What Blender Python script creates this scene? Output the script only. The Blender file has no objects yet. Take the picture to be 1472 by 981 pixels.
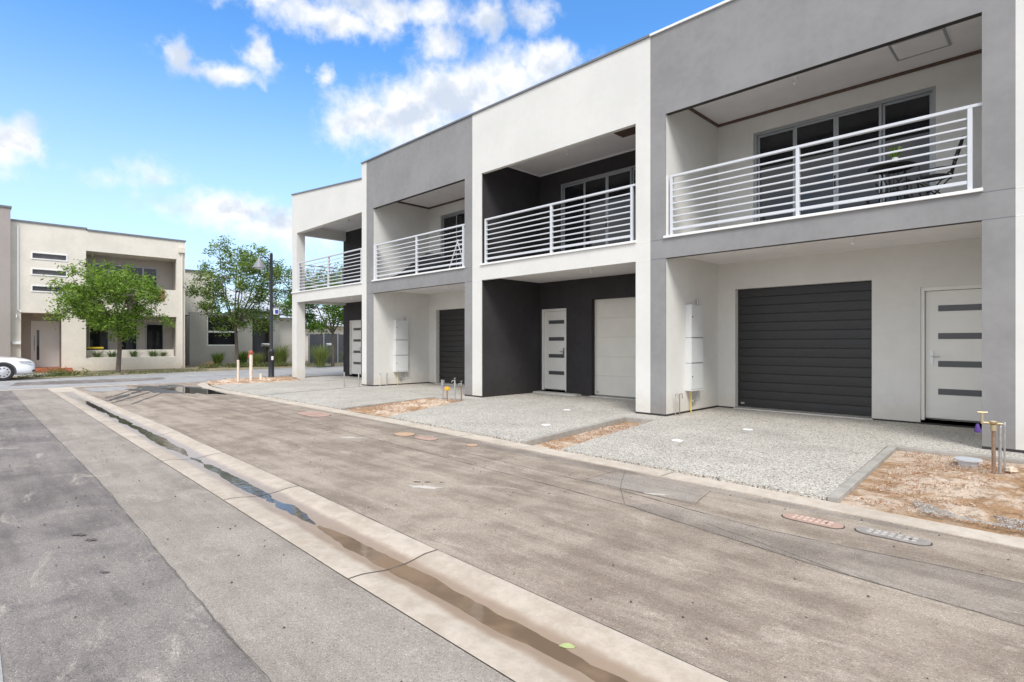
import bpy, bmesh, math, random
from mathutils import Vector, Matrix, noise
R=math.radians
scene=bpy.context.scene
COL=scene.collection
random.seed(7)

# ------------------------------------------------------------------ materials
def newmat(name):
    m=bpy.data.materials.new(name); m.use_nodes=True
    nt=m.node_tree; nt.nodes.clear()
    out=nt.nodes.new('ShaderNodeOutputMaterial'); b=nt.nodes.new('ShaderNodeBsdfPrincipled')
    nt.links.new(b.outputs[0],out.inputs[0])
    return m,nt,b
class NT:
    """tiny node helper"""
    def __init__(s,nt): s.nt=nt
    def n(s,t,**k):
        x=s.nt.nodes.new(t)
        for a,v in k.items(): setattr(x,a,v)
        return x
    def set(s,inp,v):
        if isinstance(v,bpy.types.NodeSocket): s.nt.links.new(v,inp)
        elif v is not None:
            if inp.type=='RGBA' and len(v)==3: v=tuple(v)+(1,)
            inp.default_value=v
    def m(s,op,a,b=None,c=None,clamp=False):
        x=s.n('ShaderNodeMath',operation=op,use_clamp=clamp)
        s.set(x.inputs[0],a)
        if b is not None: s.set(x.inputs[1],b)
        if c is not None: s.set(x.inputs[2],c)
        return x.outputs[0]
    def v(s,op,a,b=None):
        x=s.n('ShaderNodeVectorMath',operation=op); s.set(x.inputs[0],a)
        if b is not None:
            if op=='SCALE': s.set(x.inputs[3],b)
            else: s.set(x.inputs[1],b)
        return x.outputs[1] if op in('LENGTH','DOT_PRODUCT','DISTANCE') else x.outputs[0]
    def noise(s,vec,scale,detail=4,rough=.55,dist=0):
        x=s.n('ShaderNodeTexNoise'); s.set(x.inputs['Vector'],vec); x.inputs['Scale'].default_value=scale
        x.inputs['Detail'].default_value=detail; x.inputs['Roughness'].default_value=rough; x.inputs['Distortion'].default_value=dist
        return x.outputs[0]
    def ss(s,x,a,b,lo=0.,hi=1.):
        r=s.n('ShaderNodeMapRange',interpolation_type='SMOOTHSTEP')
        s.set(r.inputs[0],x); r.inputs[1].default_value=a; r.inputs[2].default_value=b; r.inputs[3].default_value=lo; r.inputs[4].default_value=hi
        return r.outputs[0]
    def mix(s,f,a,b,mode='MIX'):
        x=s.n('ShaderNodeMix',data_type='RGBA',blend_type=mode); s.set(x.inputs[0],f); s.set(x.inputs[6],a); s.set(x.inputs[7],b)
        return x.outputs[2]
    def bump(s,h,strength,dist=.01,normal=None):
        x=s.n('ShaderNodeBump'); x.inputs['Strength'].default_value=strength; x.inputs['Distance'].default_value=dist
        s.set(x.inputs['Height'],h)
        if normal is not None: s.set(x.inputs['Normal'],normal)
        return x.outputs[0]
    def pos(s): return s.n('ShaderNodeNewGeometry').outputs['Position']
    def sep(s,v):
        x=s.n('ShaderNodeSeparateXYZ'); s.set(x.inputs[0],v); return x.outputs
    def comb(s,a,b,c):
        x=s.n('ShaderNodeCombineXYZ'); s.set(x.inputs[0],a); s.set(x.inputs[1],b); s.set(x.inputs[2],c); return x.outputs[0]
MATS={}
def pm(name,col,rough=.5,metal=0,var=.06,scale=3,bump=0,bscale=200,spec=.5,coat=0):
    """plain painted material with faint mottling and optional grain"""
    if name in MATS: return MATS[name]
    m,nt,b=newmat(name); N=NT(nt); p=N.pos()
    n=N.noise(p,scale,5,.6)
    lo=tuple(c*(1-var) for c in col); hi=tuple(min(1,c*(1+var)) for c in col)
    N.set(b.inputs['Base Color'],N.mix(N.ss(n,.3,.7),lo,hi))
    b.inputs['Roughness'].default_value=rough; b.inputs['Metallic'].default_value=metal
    b.inputs['Specular IOR Level'].default_value=spec; b.inputs['Coat Weight'].default_value=coat
    if bump: N.set(b.inputs['Normal'],N.bump(N.noise(p,bscale,3,.6),bump,.003))
    MATS[name]=m; return m
def stucco(name,col,var=.05):
    m,nt,b=newmat(name); N=NT(nt); p=N.pos()
    big=N.noise(p,.9,4,.6); mid=N.noise(p,7,4,.6)
    x,y,z=N.sep(p)
    streak=N.noise(N.comb(N.m('MULTIPLY',x,9),N.m('MULTIPLY',y,9),N.m('MULTIPLY',z,.5)),1,4,.6)
    f=N.m('ADD',N.m('ADD',N.m('MULTIPLY',big,.62),N.m('MULTIPLY',mid,.28)),N.m('MULTIPLY',streak,.10))
    lo=tuple(c*(1-var*.8) for c in col); hi=tuple(min(1,c*(1+var*.6)) for c in col)
    c=N.mix(N.ss(f,.36,.64),lo,hi)
    # splash-back dirt near the ground, a real stain with a ragged edge
    dirt=N.m('MULTIPLY',N.ss(N.m('ADD',z,N.m('MULTIPLY',mid,.35)),.2,.75,1,0),.36)
    c=N.mix(dirt,c,tuple(a*b_ for a,b_ in zip(col,(.72,.62,.5))))
    N.set(b.inputs['Base Color'],c); b.inputs['Roughness'].default_value=.85; b.inputs['Specular IOR Level'].default_value=.25
    h=N.m('ADD',N.noise(p,160,3,.6),N.m('MULTIPLY',N.noise(p,12,3,.5),.8))
    N.set(b.inputs['Normal'],N.bump(h,.22,.004))
    MATS[name]=m; return m

WHITE=(.68,.668,.635); 
M_white=stucco('render_white',WHITE)
M_grey=stucco('render_grey',(.262,.258,.258),.13)
M_black=stucco('render_charcoal',(.043,.040,.042),.18)
M_cream=stucco('render_cream',(.70,.65,.575),.08)
M_taupe=stucco('render_taupe',(.36,.32,.30),.06)
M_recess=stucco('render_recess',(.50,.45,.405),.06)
M_greige=stucco('render_greige',(.48,.455,.42),.06)
M_ceil=pm('ceiling_board',(.78,.76,.75),.8,var=.03)
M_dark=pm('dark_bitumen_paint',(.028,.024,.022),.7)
M_brown=pm('bare_timber',(.11,.07,.05),.75,var=.25,scale=20)
M_rail=pm('powdercoat_white',(.60,.615,.645),.35,var=.02)
M_cap=pm('capping_white',(.80,.80,.79),.45,var=.03)
M_roofcap=pm('zinc_capping',(.17,.18,.20),.4,metal=.3)
M_alu=pm('window_aluminium',(.36,.38,.40),.4,metal=.35,var=.03)
M_gblack=pm('garage_charcoal',(.022,.021,.021),.42,var=.06,bump=.1,bscale=300)
M_gwhite=pm('garage_pale',(.72,.69,.62),.5,var=.03,bump=.1,bscale=300)
M_door=pm('door_white',(.76,.745,.70),.4,var=.02)
M_slot=pm('frosted_glass_grey',(.085,.088,.092),.3,var=.05)
M_steel=pm('brushed_steel',(.55,.55,.55),.3,metal=.9)
M_galv=pm('galvanised_pipe',(.45,.45,.44),.4,metal=.6,var=.15,scale=30)
M_copper=pm('copper_pipe',(.30,.20,.14),.45,metal=.4,var=.2,scale=30)
M_brass=pm('brass',(.50,.42,.27),.4,metal=.6)
M_box=pm('meter_box_enamel',(.66,.67,.66),.4,var=.03)
M_yel=pm('yellow_pipe',(.75,.55,.03),.5)
M_orange=pm('orange_plastic',(.85,.42,.02),.5)
M_purple=pm('purple_plastic',(.07,.03,.20),.5)
M_iron=pm('black_iron',(.015,.015,.017),.4,metal=.3)
M_bbq=pm('black_fabric',(.012,.012,.014),.75)
M_poleblack=pm('street_pole_black',(.02,.022,.025),.35)
M_shade=pm('lamp_shade_grey',(.22,.23,.24),.4,metal=.3)
M_peach=pm('primer_pvc',(.74,.62,.52),.6,var=.1,scale=12)
M_rust=pm('rusty_valve',(.35,.09,.05),.6,var=.3,scale=40)
M_tyre=pm('tyre_rubber',(.018,.018,.019),.8)
M_car=pm('car_paint_white',(.82,.83,.85),.18,var=.01,coat=1)
M_hub=pm('hubcap_silver',(.60,.61,.63),.35,metal=.5)
M_lamp=pm('headlamp_lens',(.55,.58,.62),.08,var=.1,scale=12,coat=1)
M_terra=pm('terracotta_tile',(.36,.11,.055),.6,var=.2,scale=8)
M_winred=pm('red_brick_panel',(.28,.11,.065),.7,var=.2,scale=12)
M_metalroof=pm('pale_metal_roof',(.62,.63,.64),.35,metal=.2)
M_fence=pm('dark_fence_panel',(.055,.058,.068),.6)
M_timberdark=pm('dark_timber',(.05,.028,.018),.55,var=.3,scale=15)
M_fascia=pm('grey_fascia',(.30,.31,.32),.5)
M_bark=pm('bark',(.13,.105,.085),.9,var=.35,scale=14,bump=.6,bscale=40)
M_bin=pm('bin_green',(.02,.03,.025),.6)
M_sign=pm('sign_blue',(.03,.09,.45),.5)
def glass(name,col,rough=.04):
    m,nt,b=newmat(name); N=NT(nt); p=N.pos()
    N.set(b.inputs['Base Color'],N.mix(N.ss(N.noise(p,1.3,3,.5),.35,.65),col,tuple(c*1.7 for c in col)))
    b.inputs['Roughness'].default_value=rough; b.inputs['IOR'].default_value=1.5
    return m
M_glass=glass('window_glass_dark',(.012,.013,.015)); M_glass2=glass('window_glass_grey',(.055,.05,.055),.08)  # second glass has a paler grey base and is slightly rougher
M_carglass=glass('car_glass',(.02,.025,.028))
# --- ground materials
def asphalt(name,c1,c2,spot,grain=1.,patch=1.,mud=.35):
    m,nt,b=newmat(name); N=NT(nt); p=N.pos()
    big=N.noise(p,.55,5,.62,.4); mid=N.noise(p,2.6,6,.68,.3); fine=N.noise(p,38,3,.7); gr=N.noise(p,170,2,.8)
    x,y,z=N.sep(p)
    # wheel-wise streaks along the lane
    st=N.noise(N.comb(N.m('MULTIPLY',x,.5),N.m('MULTIPLY',y,4.5),0),1,5,.65,.3)
    f=N.m('ADD',N.m('MULTIPLY',big,.36),N.m('ADD',N.m('MULTIPLY',mid,.30),N.m('MULTIPLY',st,.34)))
    c=N.mix(N.ss(f,.5-.11*patch,.5+.11*patch),c1,c2)
    # pale dusty smears and darker damp blotches
    sm=N.noise(N.v('MULTIPLY',p,(1.1,2.6,1)),1.4,6,.72,.8)
    c=N.mix(N.m('MULTIPLY',N.ss(sm,.54,.72),mud),c,spot)
    sc=N.noise(N.v('ADD',N.v('MULTIPLY',p,(1.6,3.4,1)),(31,7,0)),2.1,7,.78,1.6)
    c=N.mix(N.m('MULTIPLY',N.ss(sc,.60,.70),mud*.7),c,spot)
    dk=N.noise(N.v('ADD',p,(13,5,0)),1.0,6,.7,.6)
    c=N.mix(N.m('MULTIPLY',N.ss(dk,.56,.72),.38),c,tuple(a*.55 for a in c1))
    # aggregate grains
    vo=N.n('ShaderNodeTexVoronoi'); N.set(vo.inputs['Vector'],p); vo.inputs['Scale'].default_value=190
    vr=N.sep(vo.outputs['Color'])[0]
    k=N.m('ADD',.66,N.m('ADD',N.m('MULTIPLY',vr,.28*grain),N.m('ADD',N.m('MULTIPLY',fine,.36),N.m('MULTIPLY',gr,.14*grain))))
    k=N.m('MULTIPLY',k,N.m('ADD',N.m('MULTIPLY',N.ss(vr,.93,.96),.30*grain),N.m('SUBTRACT',1,N.m('MULTIPLY',N.ss(vr,.10,.07),.0))))
    k=N.m('MULTIPLY',k,N.ss(vr,.05,.10,1-.30*grain*.8,1))
    c=N.mix(1,c,N.comb(k,k,k),'MULTIPLY')
    N.set(b.inputs['Base Color'],c)
    N.set(b.inputs['Roughness'],N.ss(mid,.3,.7,.75,.95)); b.inputs['Specular IOR Level'].default_value=.3
    h=N.m('ADD',N.m('MULTIPLY',vo.outputs['Distance'],-1.2),N.m('ADD',N.m('MULTIPLY',mid,1.2),fine))
    N.set(b.inputs['Normal'],N.bump(h,.42*grain,.006))
    return m
M_road=asphalt('asphalt_brown',(.21,.168,.132),(.345,.288,.235),(.50,.43,.36),1.,.8,.5)
M_lane=asphalt('asphalt_smooth_grey',(.225,.195,.167),(.32,.282,.246),(.42,.38,.335),1.,.9,.4)
M_rough=asphalt('asphalt_purple_grey',(.125,.11,.103),(.228,.202,.185),(.41,.365,.315),1.2,.85,.65)
M_street=asphalt('asphalt_street',(.27,.265,.265),(.36,.35,.345),(.42,.41,.40),.7,.8,.2)
M_foot=asphalt('footpath_grey',(.30,.30,.30),(.38,.375,.37),(.46,.45,.44),.5,.6,.2)
def concrete(name,c,c2,wet=False,scale=1):
    m,nt,b=newmat(name); N=NT(nt); p=N.pos()
    big=N.noise(p,1.4,5,.62,.3); mid=N.noise(p,9,5,.68); fine=N.noise(p,90,3,.7)
    f=N.m('ADD',N.m('MULTIPLY',big,.5),N.m('MULTIPLY',mid,.5))
    col=N.mix(N.ss(f,.38,.62),c,c2)
    k=N.m('ADD',.86,N.m('MULTIPLY',fine,.28)); col=N.mix(1,col,N.comb(k,k,k),'MULTIPLY')
    r=N.ss(mid,.3,.7,.8,.92)
    if wet:   # damp silt band that follows the water line in the dish
        x,y,z=N.sep(p)
        wz=N.m('ADD',z,N.m('MULTIPLY',N.m('SUBTRACT',N.noise(p,3.2,5,.65),.5),.010))
        wm=N.ss(wz,-.0140,-.0040,1,0)
        far=N.ss(x,-8,-2.5,0,1)
        wetc=N.mix(far,(.33,.29,.265),(.27,.19,.13))
        col=N.mix(N.m('MULTIPLY',wm,.82),col,wetc)
        r=N.mix(wm,N.comb(r,r,r),(.45,.45,.45))
        r=N.sep(r)[0]
    sp=N.ss(N.noise(N.v('ADD',p,(3,9,0)),5,6,.75),.62,.72)
    col=N.mix(N.m('MULTIPLY',sp,.25),col,tuple(a*.6 for a in c))
    N.set(b.inputs['Base Color'],col); N.set(b.inputs['Roughness'],r); b.inputs['Specular IOR Level'].default_value=.3
    N.set(b.inputs['Normal'],N.bump(N.m('ADD',fine,mid),.18,.004))
    return m
M_gutter=concrete('concrete_dish',(.385,.325,.262),(.50,.432,.36),True)
M_kerb=concrete('concrete_kerb',(.425,.365,.30),(.54,.475,.40))
M_edge=concrete('concrete_edging',(.30,.28,.25),(.40,.375,.34))
M_sill=concrete('concrete_sill',(.45,.43,.40),(.55,.53,.50))
def gravel():
    m,nt,b=newmat('exposed_aggregate'); N=NT(nt); p=N.pos()
    vo=N.n('ShaderNodeTexVoronoi'); N.set(vo.inputs['Vector'],p); vo.inputs['Scale'].default_value=82; vo.inputs['Randomness'].default_value=1
    r,g,bb=N.sep(vo.outputs['Color'])
    cr=N.n('ShaderNodeValToRGB'); N.set(cr.inputs[0],r)
    e=cr.color_ramp.elements; cr.color_ramp.interpolation='CONSTANT'
    e[0].position=0; e[0].color=(.12,.118,.112,1); e[1].position=.13; e[1].color=(.36,.345,.31,1)
    for q,c in((.3,(.50,.485,.44)),(.5,(.63,.615,.57)),(.7,(.45,.45,.435)),(.8,(.74,.73,.68)),(.94,(.56,.48,.37))):
        x=e.new(q); x.color=c+(1,)
    gap=N.ss(vo.outputs['Distance'],.45,.75)
    c=N.mix(N.m('MULTIPLY',gap,.6),cr.outputs[0],(.36,.34,.31))
    big=N.noise(p,1.1,6,.68,.5); k=N.m('ADD',.58,N.m('MULTIPLY',big,.68)); c=N.mix(1,c,N.comb(k,N.m('MULTIPLY',k,.97),N.m('MULTIPLY',k,.94)),'MULTIPLY')
    N.set(b.inputs['Base Color'],c); b.inputs['Roughness'].default_value=.8; b.inputs['Specular IOR Level'].default_value=.3
    N.set(b.inputs['Normal'],N.bump(N.m('MULTIPLY',vo.outputs['Distance'],-1),.6,.008))
    return m
M_gravel=gravel()
def dirt():
    m,nt,b=newmat('sandy_soil'); N=NT(nt); p=N.pos()
    a=N.noise(p,1.5,6,.66,.8); c_=N.noise(p,9,6,.75,.5); f=N.noise(p,70,3,.75)
    col=N.mix(N.ss(a,.42,.56),(.50,.32,.19),(.76,.61,.48))
    col=N.mix(N.m('MULTIPLY',N.ss(c_,.50,.60),.62),col,(.27,.16,.09))
    k=N.m('ADD',.55,N.m('MULTIPLY',f,.9)); col=N.mix(1,col,N.comb(k,k,k),'MULTIPLY')
    N.set(b.inputs['Base Color'],col); b.inputs['Roughness'].default_value=.95; b.inputs['Specular IOR Level'].default_value=.1
    N.set(b.inputs['Normal'],N.bump(N.m('ADD',c_,N.m('MULTIPLY',f,.8)),1.0,.035))
    return m
M_dirt=dirt()
def verge():
    m,nt,b=newmat('dry_verge'); N=NT(nt); p=N.pos()
    a=N.noise(p,.8,6,.7,.5); f=N.noise(p,25,4,.75)
    col=N.mix(N.ss(a,.4,.6),(.36,.27,.19),(.20,.20,.11)); k=N.m('ADD',.65,N.m('MULTIPLY',f,.7)); col=N.mix(1,col,N.comb(k,k,k),'MULTIPLY')
    N.set(b.inputs['Base Color'],col); b.inputs['Roughness'].default_value=.95
    N.set(b.inputs['Normal'],N.bump(f,.8,.03)); return m
M_verge=verge()
M_ground=pm('far_ground',(.16,.15,.10),.95,var=.3,scale=.2)
def water(name,col,rough,bump=.05):
    m,nt,b=newmat(name); N=NT(nt); p=N.pos()
    N.set(b.inputs['Base Color'],N.mix(N.ss(N.noise(p,2.2,4,.6),.4,.6),col,tuple(c*1.5 for c in col)))
    b.inputs['Roughness'].default_value=rough; b.inputs['IOR'].default_value=1.33; b.inputs['Specular IOR Level'].default_value=.5
    N.set(b.inputs['Normal'],N.bump(N.noise(p,14,2,.5),bump,.01)); return m
M_water=water('muddy_water',(.15,.105,.07),.05)
M_puddle=water('puddle_water',(.03,.028,.025),.015,.02); M_ripple=water('rippled_water',(.06,.055,.048),.02,.16)
M_damp=pm('damp_film',(.09,.084,.078),.4,var=.25,scale=6)
def leafmat(name,cols,trans=.35):
    m,nt,b=newmat(name); N=NT(nt)
    g=N.n('ShaderNodeNewGeometry'); cr=N.n('ShaderNodeValToRGB'); N.set(cr.inputs[0],g.outputs['Random Per Island'])
    e=cr.color_ramp.elements; e[0].color=cols[0]+(1,); e[1].color=cols[-1]+(1,); e[1].position=1
    for i,c in enumerate(cols[1:-1]): x=e.new((i+1)/(len(cols)-1)); x.color=c+(1,)
    N.set(b.inputs['Base Color'],cr.outputs[0]); b.inputs['Roughness'].default_value=.5; b.inputs['Specular IOR Level'].default_value=.3
    t=N.n('ShaderNodeBsdfTranslucent'); N.set(t.inputs[0],N.mix(1,cr.outputs[0],(1.2,1.35,.5),'MULTIPLY'))
    mx=N.n('ShaderNodeMixShader'); mx.inputs[0].default_value=trans
    nt.links.new(b.outputs[0],mx.inputs[1]); nt.links.new(t.outputs[0],mx.inputs[2])
    out=[x for x in nt.nodes if x.type=='OUTPUT_MATERIAL'][0]; nt.links.new(mx.outputs[0],out.inputs[0])
    return m
M_leafb=leafmat('leaf_bright',[(.05,.09,.02),(.125,.205,.04),(.22,.33,.065),(.36,.47,.12)],.5)
M_leafo=leafmat('leaf_olive',[(.045,.07,.022),(.11,.165,.045),(.20,.28,.085),(.33,.41,.16)],.5)
M_leafg=leafmat('leaf_mid',[(.05,.10,.018),(.11,.21,.035),(.19,.32,.06)],.5)
M_grassy=leafmat('tussock_blade',[(.10,.15,.04),(.20,.25,.07),(.33,.33,.13)],.3)
M_low=leafmat('groundcover_leaf',[(.05,.08,.03),(.12,.15,.05),(.25,.24,.10)],.3)
M_flower=leafmat('orange_flower',[(.6,.25,.02),(.75,.45,.05)],.3)
M_agave=leafmat('agave_blade',[(.07,.12,.04),(.16,.22,.08)],.25)
M_fallen=leafmat('fallen_leaf',[(.42,.48,.22),(.42,.48,.22)],.2)

# ------------------------------------------------------------------ mesh builder
class MB:
    def __init__(s): s.v=[]; s.f=[]
    def box(s,x0,x1,y0,y1,z0,z1,M=None):
        if x1<x0:x0,x1=x1,x0
        if y1<y0:y0,y1=y1,y0
        b=len(s.v)
        vs=[(x,y,z) for z in(z0,z1) for y in(y0,y1) for x in(x0,x1)]
        if M is not None: vs=[tuple(M@Vector(v)) for v in vs]
        s.v+=vs; s.f+=[tuple(b+i for i in q) for q in((0,2,3,1),(4,5,7,6),(0,1,5,4),(2,6,7,3),(0,4,6,2),(1,3,7,5))]
        return s
    def prism(s,pts,z0,z1):
        """pts counter-clockwise in XY; z0/z1 numbers or lists"""
        n=len(pts);b=len(s.v)
        s.v+=[(p[0],p[1],z0) for p in pts]+[(p[0],p[1],z1) for p in pts]
        s.f.append(tuple(b+i for i in reversed(range(n)))); s.f.append(tuple(b+n+i for i in range(n)))
        for i in range(n):
            j=(i+1)%n; s.f.append((b+i,b+j,b+n+j,b+n+i))
        return s
    def xprism(s,pts,x0,x1):
        """profile in (y,z) extruded along x"""
        n=len(pts);b=len(s.v)
        s.v+=[(x0,p[0],p[1]) for p in pts]+[(x1,p[0],p[1]) for p in pts]
        s.f.append(tuple(b+i for i in range(n))); s.f.append(tuple(b+n+i for i in reversed(range(n))))
        for i in range(n):
            j=(i+1)%n; s.f.append((b+i,b+n+i,b+n+j,b+j))
        return s
    def yprism(s,pts,y0,y1):
        """profile in (x,z), extruded along y"""
        n=len(pts);b=len(s.v)
        s.v+=[(p[0],y0,p[1]) for p in pts]+[(p[0],y1,p[1]) for p in pts]
        s.f.append(tuple(b+i for i in range(n))); s.f.append(tuple(b+n+i for i in reversed(range(n))))
        for i in range(n):
            j=(i+1)%n; s.f.append((b+i,b+n+i,b+n+j,b+j))
        return s
    def sheet(s,pts,z):
        b=len(s.v); s.v+=[(p[0],p[1],z if len(p)<3 else p[2]) for p in pts]; s.f.append(tuple(range(b,b+len(pts)))); return s
    def tube(s,path,rad,n=8,cap=True):
        path=[Vector(p) for p in path]
        if not hasattr(rad,'__len__'): rad=[rad]*len(path)
        b0=len(s.v); prev=None
        for i,p in enumerate(path):
            d=(path[min(i+1,len(path)-1)]-path[max(i-1,0)]).normalized()
            if prev is None:
                u=d.cross(Vector((0,0,1)))
                if u.length<.01: u=d.cross(Vector((1,0,0)))
            else: u=prev-d*prev.dot(d)
            u.normalize(); prev=u; w=d.cross(u)
            for k in range(n):
                a=2*math.pi*k/n; s.v.append(tuple(p+(u*math.cos(a)+w*math.sin(a))*rad[i]))
        for i in range(len(path)-1):
            for k in range(n):
                a=b0+i*n+k; c=b0+i*n+(k+1)%n; s.f.append((a,c,c+n,a+n))
        if cap:
            s.f.append(tuple(b0+k for k in reversed(range(n)))); e=b0+(len(path)-1)*n; s.f.append(tuple(e+k for k in range(n)))
        return s
    def lathe(s,c,prof,n=16,axis='z'):
        """prof: (r,h) list"""
        b0=len(s.v)
        for r,h in prof:
            for k in range(n):
                a=2*math.pi*k/n; x,y=r*math.cos(a),r*math.sin(a)
                if axis=='z': s.v.append((c[0]+x,c[1]+y,c[2]+h))
                elif axis=='x': s.v.append((c[0]+h,c[1]+x,c[2]+y))
                else: s.v.append((c[0]+y,c[1]+h,c[2]+x))
        for i in range(len(prof)-1):
            for k in range(n):
                a=b0+i*n+k; c2=b0+i*n+(k+1)%n; s.f.append((a,c2,c2+n,a+n))
        s.f.append(tuple(b0+k for k in reversed(range(n)))); e=b0+(len(prof)-1)*n; s.f.append(tuple(e+k for k in range(n)))
        return s
def wloc(o):
    v=Vector((0,0,0))
    while o is not None: v=v+o.location; o=o.parent
    return v
def obj(name,mb,mat,parent=None,smooth=False,bevel=0,loc=None):
    """loc: world origin for a top-level mesh; vertices are always given in world space"""
    me=bpy.data.meshes.new(name)
    off=wloc(parent) if parent else (Vector(loc) if loc else Vector((0,0,0)))
    me.from_pydata([tuple(Vector(v)-off) for v in mb.v],[],mb.f)
    me.materials.append(mat); me.update()
    bm=bmesh.new(); bm.from_mesh(me); bmesh.ops.recalc_face_normals(bm,faces=bm.faces); bm.to_mesh(me); bm.free()
    if smooth:
        me.polygons.foreach_set('use_smooth',[True]*len(me.polygons))
    o=bpy.data.objects.new(name,me); COL.objects.link(o)
    if parent: o.parent=parent
    elif loc: o.location=loc
    if bevel:
        b=o.modifiers.new('Bevel','BEVEL'); b.width=bevel; b.segments=2; b.limit_method='ANGLE'; b.angle_limit=R(40)
    if smooth:
        try:
            e=o.modifiers.new('Edges','EDGE_SPLIT'); e.split_angle=R(38)
        except Exception: pass
    return o
def split_obj(name,boxes,mat,root):
    for b in boxes: obj(name,MB().box(*b),mat,root)
def tag(o,label=None,cat=None,group=None,kind=None):
    if label:o['label']=label
    if cat:o['category']=cat
    if group:o['group']=group
    if kind:o['kind']=kind
    return o
def thing(name,label,cat,loc,group=None):
    o=bpy.data.objects.new(name,None); o.empty_display_size=.2; COL.objects.link(o); o.location=loc
    return tag(o,label,cat,group)
def copy_tree(o,parent=None):
    c=o.copy(); COL.objects.link(c); c.parent=parent
    for ch in [x for x in bpy.data.objects if x.parent==o]: copy_tree(ch,c)
    return c
def struct(name,mb,mat,label=None,**k):
    o=obj(name,mb,mat,**k); o['kind']='structure'
    if label:o['label']=label
    return o

# ------------------------------------------------------------------ ground
def lerp(a,b,t): return a+(b-a)*t
def pl(pts,x):
    pts=sorted(pts)
    if x<=pts[0][0]: return pts[0][1]
    for (a,b),(c,d) in zip(pts,pts[1:]):
        if x<=c: return lerp(b,d,(x-a)/(c-a))
    return pts[-1][1]
GL=[(-21.4,1.93),(-19,1.89),(-10,1.71),(-6,1.64),(-3,1.58),(0,1.55),(14,1.35)]
GR=[(-21.4,2.52),(-18.5,2.48),(-10,2.41),(-8.5,2.35),(-4.8,2.27),(-3,2.21),(-1,2.16),(14,1.98)]
KF=[(-17,5.2),(-11,5.22),(-8.2,5.2),(-4.3,5.06),(-2.2,4.98),(-.2,4.92),(14,4.45)]
KB=[(-17,5.48),(-11,5.5),(-8.2,5.47),(-4.8,5.33),(-1.37,5.22),(-.2,5.16),(14,4.69)]
def xs(a,b,st):
    n=max(1,int(round((b-a)/st))); return [a+(b-a)*i/n for i in range(n+1)]
g=MB(); g.sheet([(-600,-600),(600,-600),(600,600),(-600,600)],-.16); struct('ground',g,M_ground)
XW=-21.42
# right lane between dish drain and kerb
X1=xs(XW,14,.5)
r=MB()
low=[(x,pl(GR,x)) for x in X1]; up=[(x,pl(KF,x)) for x in X1 if x>=-17]
corner=[(-17.6,5.22),(-18.6,5.3),(-19.8,5.5),(-20.8,5.9),(-21.42,6.4)]
b=0
poly=low+list(reversed(up))+corner
r.prism(poly,-.10,0); struct('lane_asphalt',r,M_road)
r=MB(); poly=[(x,1.0+(.11*(-x)/20 if x<0 else 0)-.1) for x in X1]+[(x,pl(GL,x)) for x in reversed(X1)]
SEAM=[(-21.4,1.13),(-14.8,1.05),(-6.4,.99),(-3.25,.90),(-2.2,.88),(14,.6)]
def jit(x,k=0,a=.012): return (noise.noise(Vector((x*2.3,k,0)))*a+noise.noise(Vector((x*9,k,3)))*a*.7)
X2=xs(XW,14,.12)
seam=[(x,pl(SEAM,x)+jit(x)) for x in X2]
r=MB(); r.prism(seam+[(x,pl(GL,x)) for x in reversed(X1)],-.10,.0); struct('lane_strip',r,M_lane)
r=MB(); r.prism([(XW,-9),(14,-9)]+[(x,pl(SEAM,x)+jit(x)) for x in reversed(X2)],-.10,-.004); struct('old_road',r,M_rough)
r=MB(); r.prism([(-9,-9),(14,-9),(14,.04),(2,.12),(-2.9,.135+.0),(-4.2,.15),(-6,.1),(-9,-.3)],-.003,.0); struct('road_patch',r,M_street)
r=MB(); r.prism([(XW,-20),(60,-20),(60,-9.0),(XW,-9.0)],-.10,-.008); struct('road_apron',r,M_rough)
# cracks / saw-cut seams in the asphalt as narrow irregular strips of bitumen
def ribbon(mb,pts,w,z,seed=0,amp=.012,step=.08):
    out=[]
    for (a,b),(c,d) in zip(pts,pts[1:]):
        L=math.hypot(c-a,d-b); n=max(1,int(L/step))
        for i in range(n):
            t=i/n; out.append((lerp(a,c,t),lerp(b,d,t)))
    out.append(pts[-1])
    P=[]
    for i,(x,y) in enumerate(out):
        j=min(i+1,len(out)-1); k=max(i-1,0); dx,dy=out[j][0]-out[k][0],out[j][1]-out[k][1]; L=math.hypot(dx,dy) or 1
        nx,ny=-dy/L,dx/L; o=jit(x+y,seed,amp); ww=w*(.35+1.1*abs(noise.noise(Vector((x*5,y*5,seed)))*1.6))
        P.append(((x+nx*(o-ww/2),y+ny*(o-ww/2)),(x+nx*(o+ww/2),y+ny*(o+ww/2))))
    b=len(mb.v)
    for p,q in P: mb.v+=[(p[0],p[1],z),(q[0],q[1],z)]
    for i in range(len(P)-1): mb.f.append((b+2*i,b+2*i+2,b+2*i+3,b+2*i+1))
M_crack=pm('bitumen_seam',(.13,.118,.105),.9,var=.3,scale=20)
for pts,w,sd in(([(14,3.2),(-.15,3.58),(-1.0,3.66),(-2.6,3.93),(-5.77,4.1),(-10,4.32),(-15,4.6)],.011,1),
             ([(-.1,4.22),(-1.6,4.12),(-2.9,4.3),(-5,4.42),(-9,4.6)],.009,2),
             ([(-2.62,3.95),(-2.9,4.3),(-3.3,4.98)],.008,3),
             ([(-.9,3.66),(-1.9,3.95)],.007,5)):
    c=MB(); ribbon(c,pts,w,.003,sd); struct('asphalt_seam',c,M_crack)
c=MB(); ribbon(c,[(x,y) for x,y in SEAM],.008,.002,0,.012); struct('asphalt_seam',c,M_crack)
M_tar=asphalt('asphalt_tar_band',(.185,.155,.13),(.30,.26,.222),(.42,.37,.32),1.,.9,.45)
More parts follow.
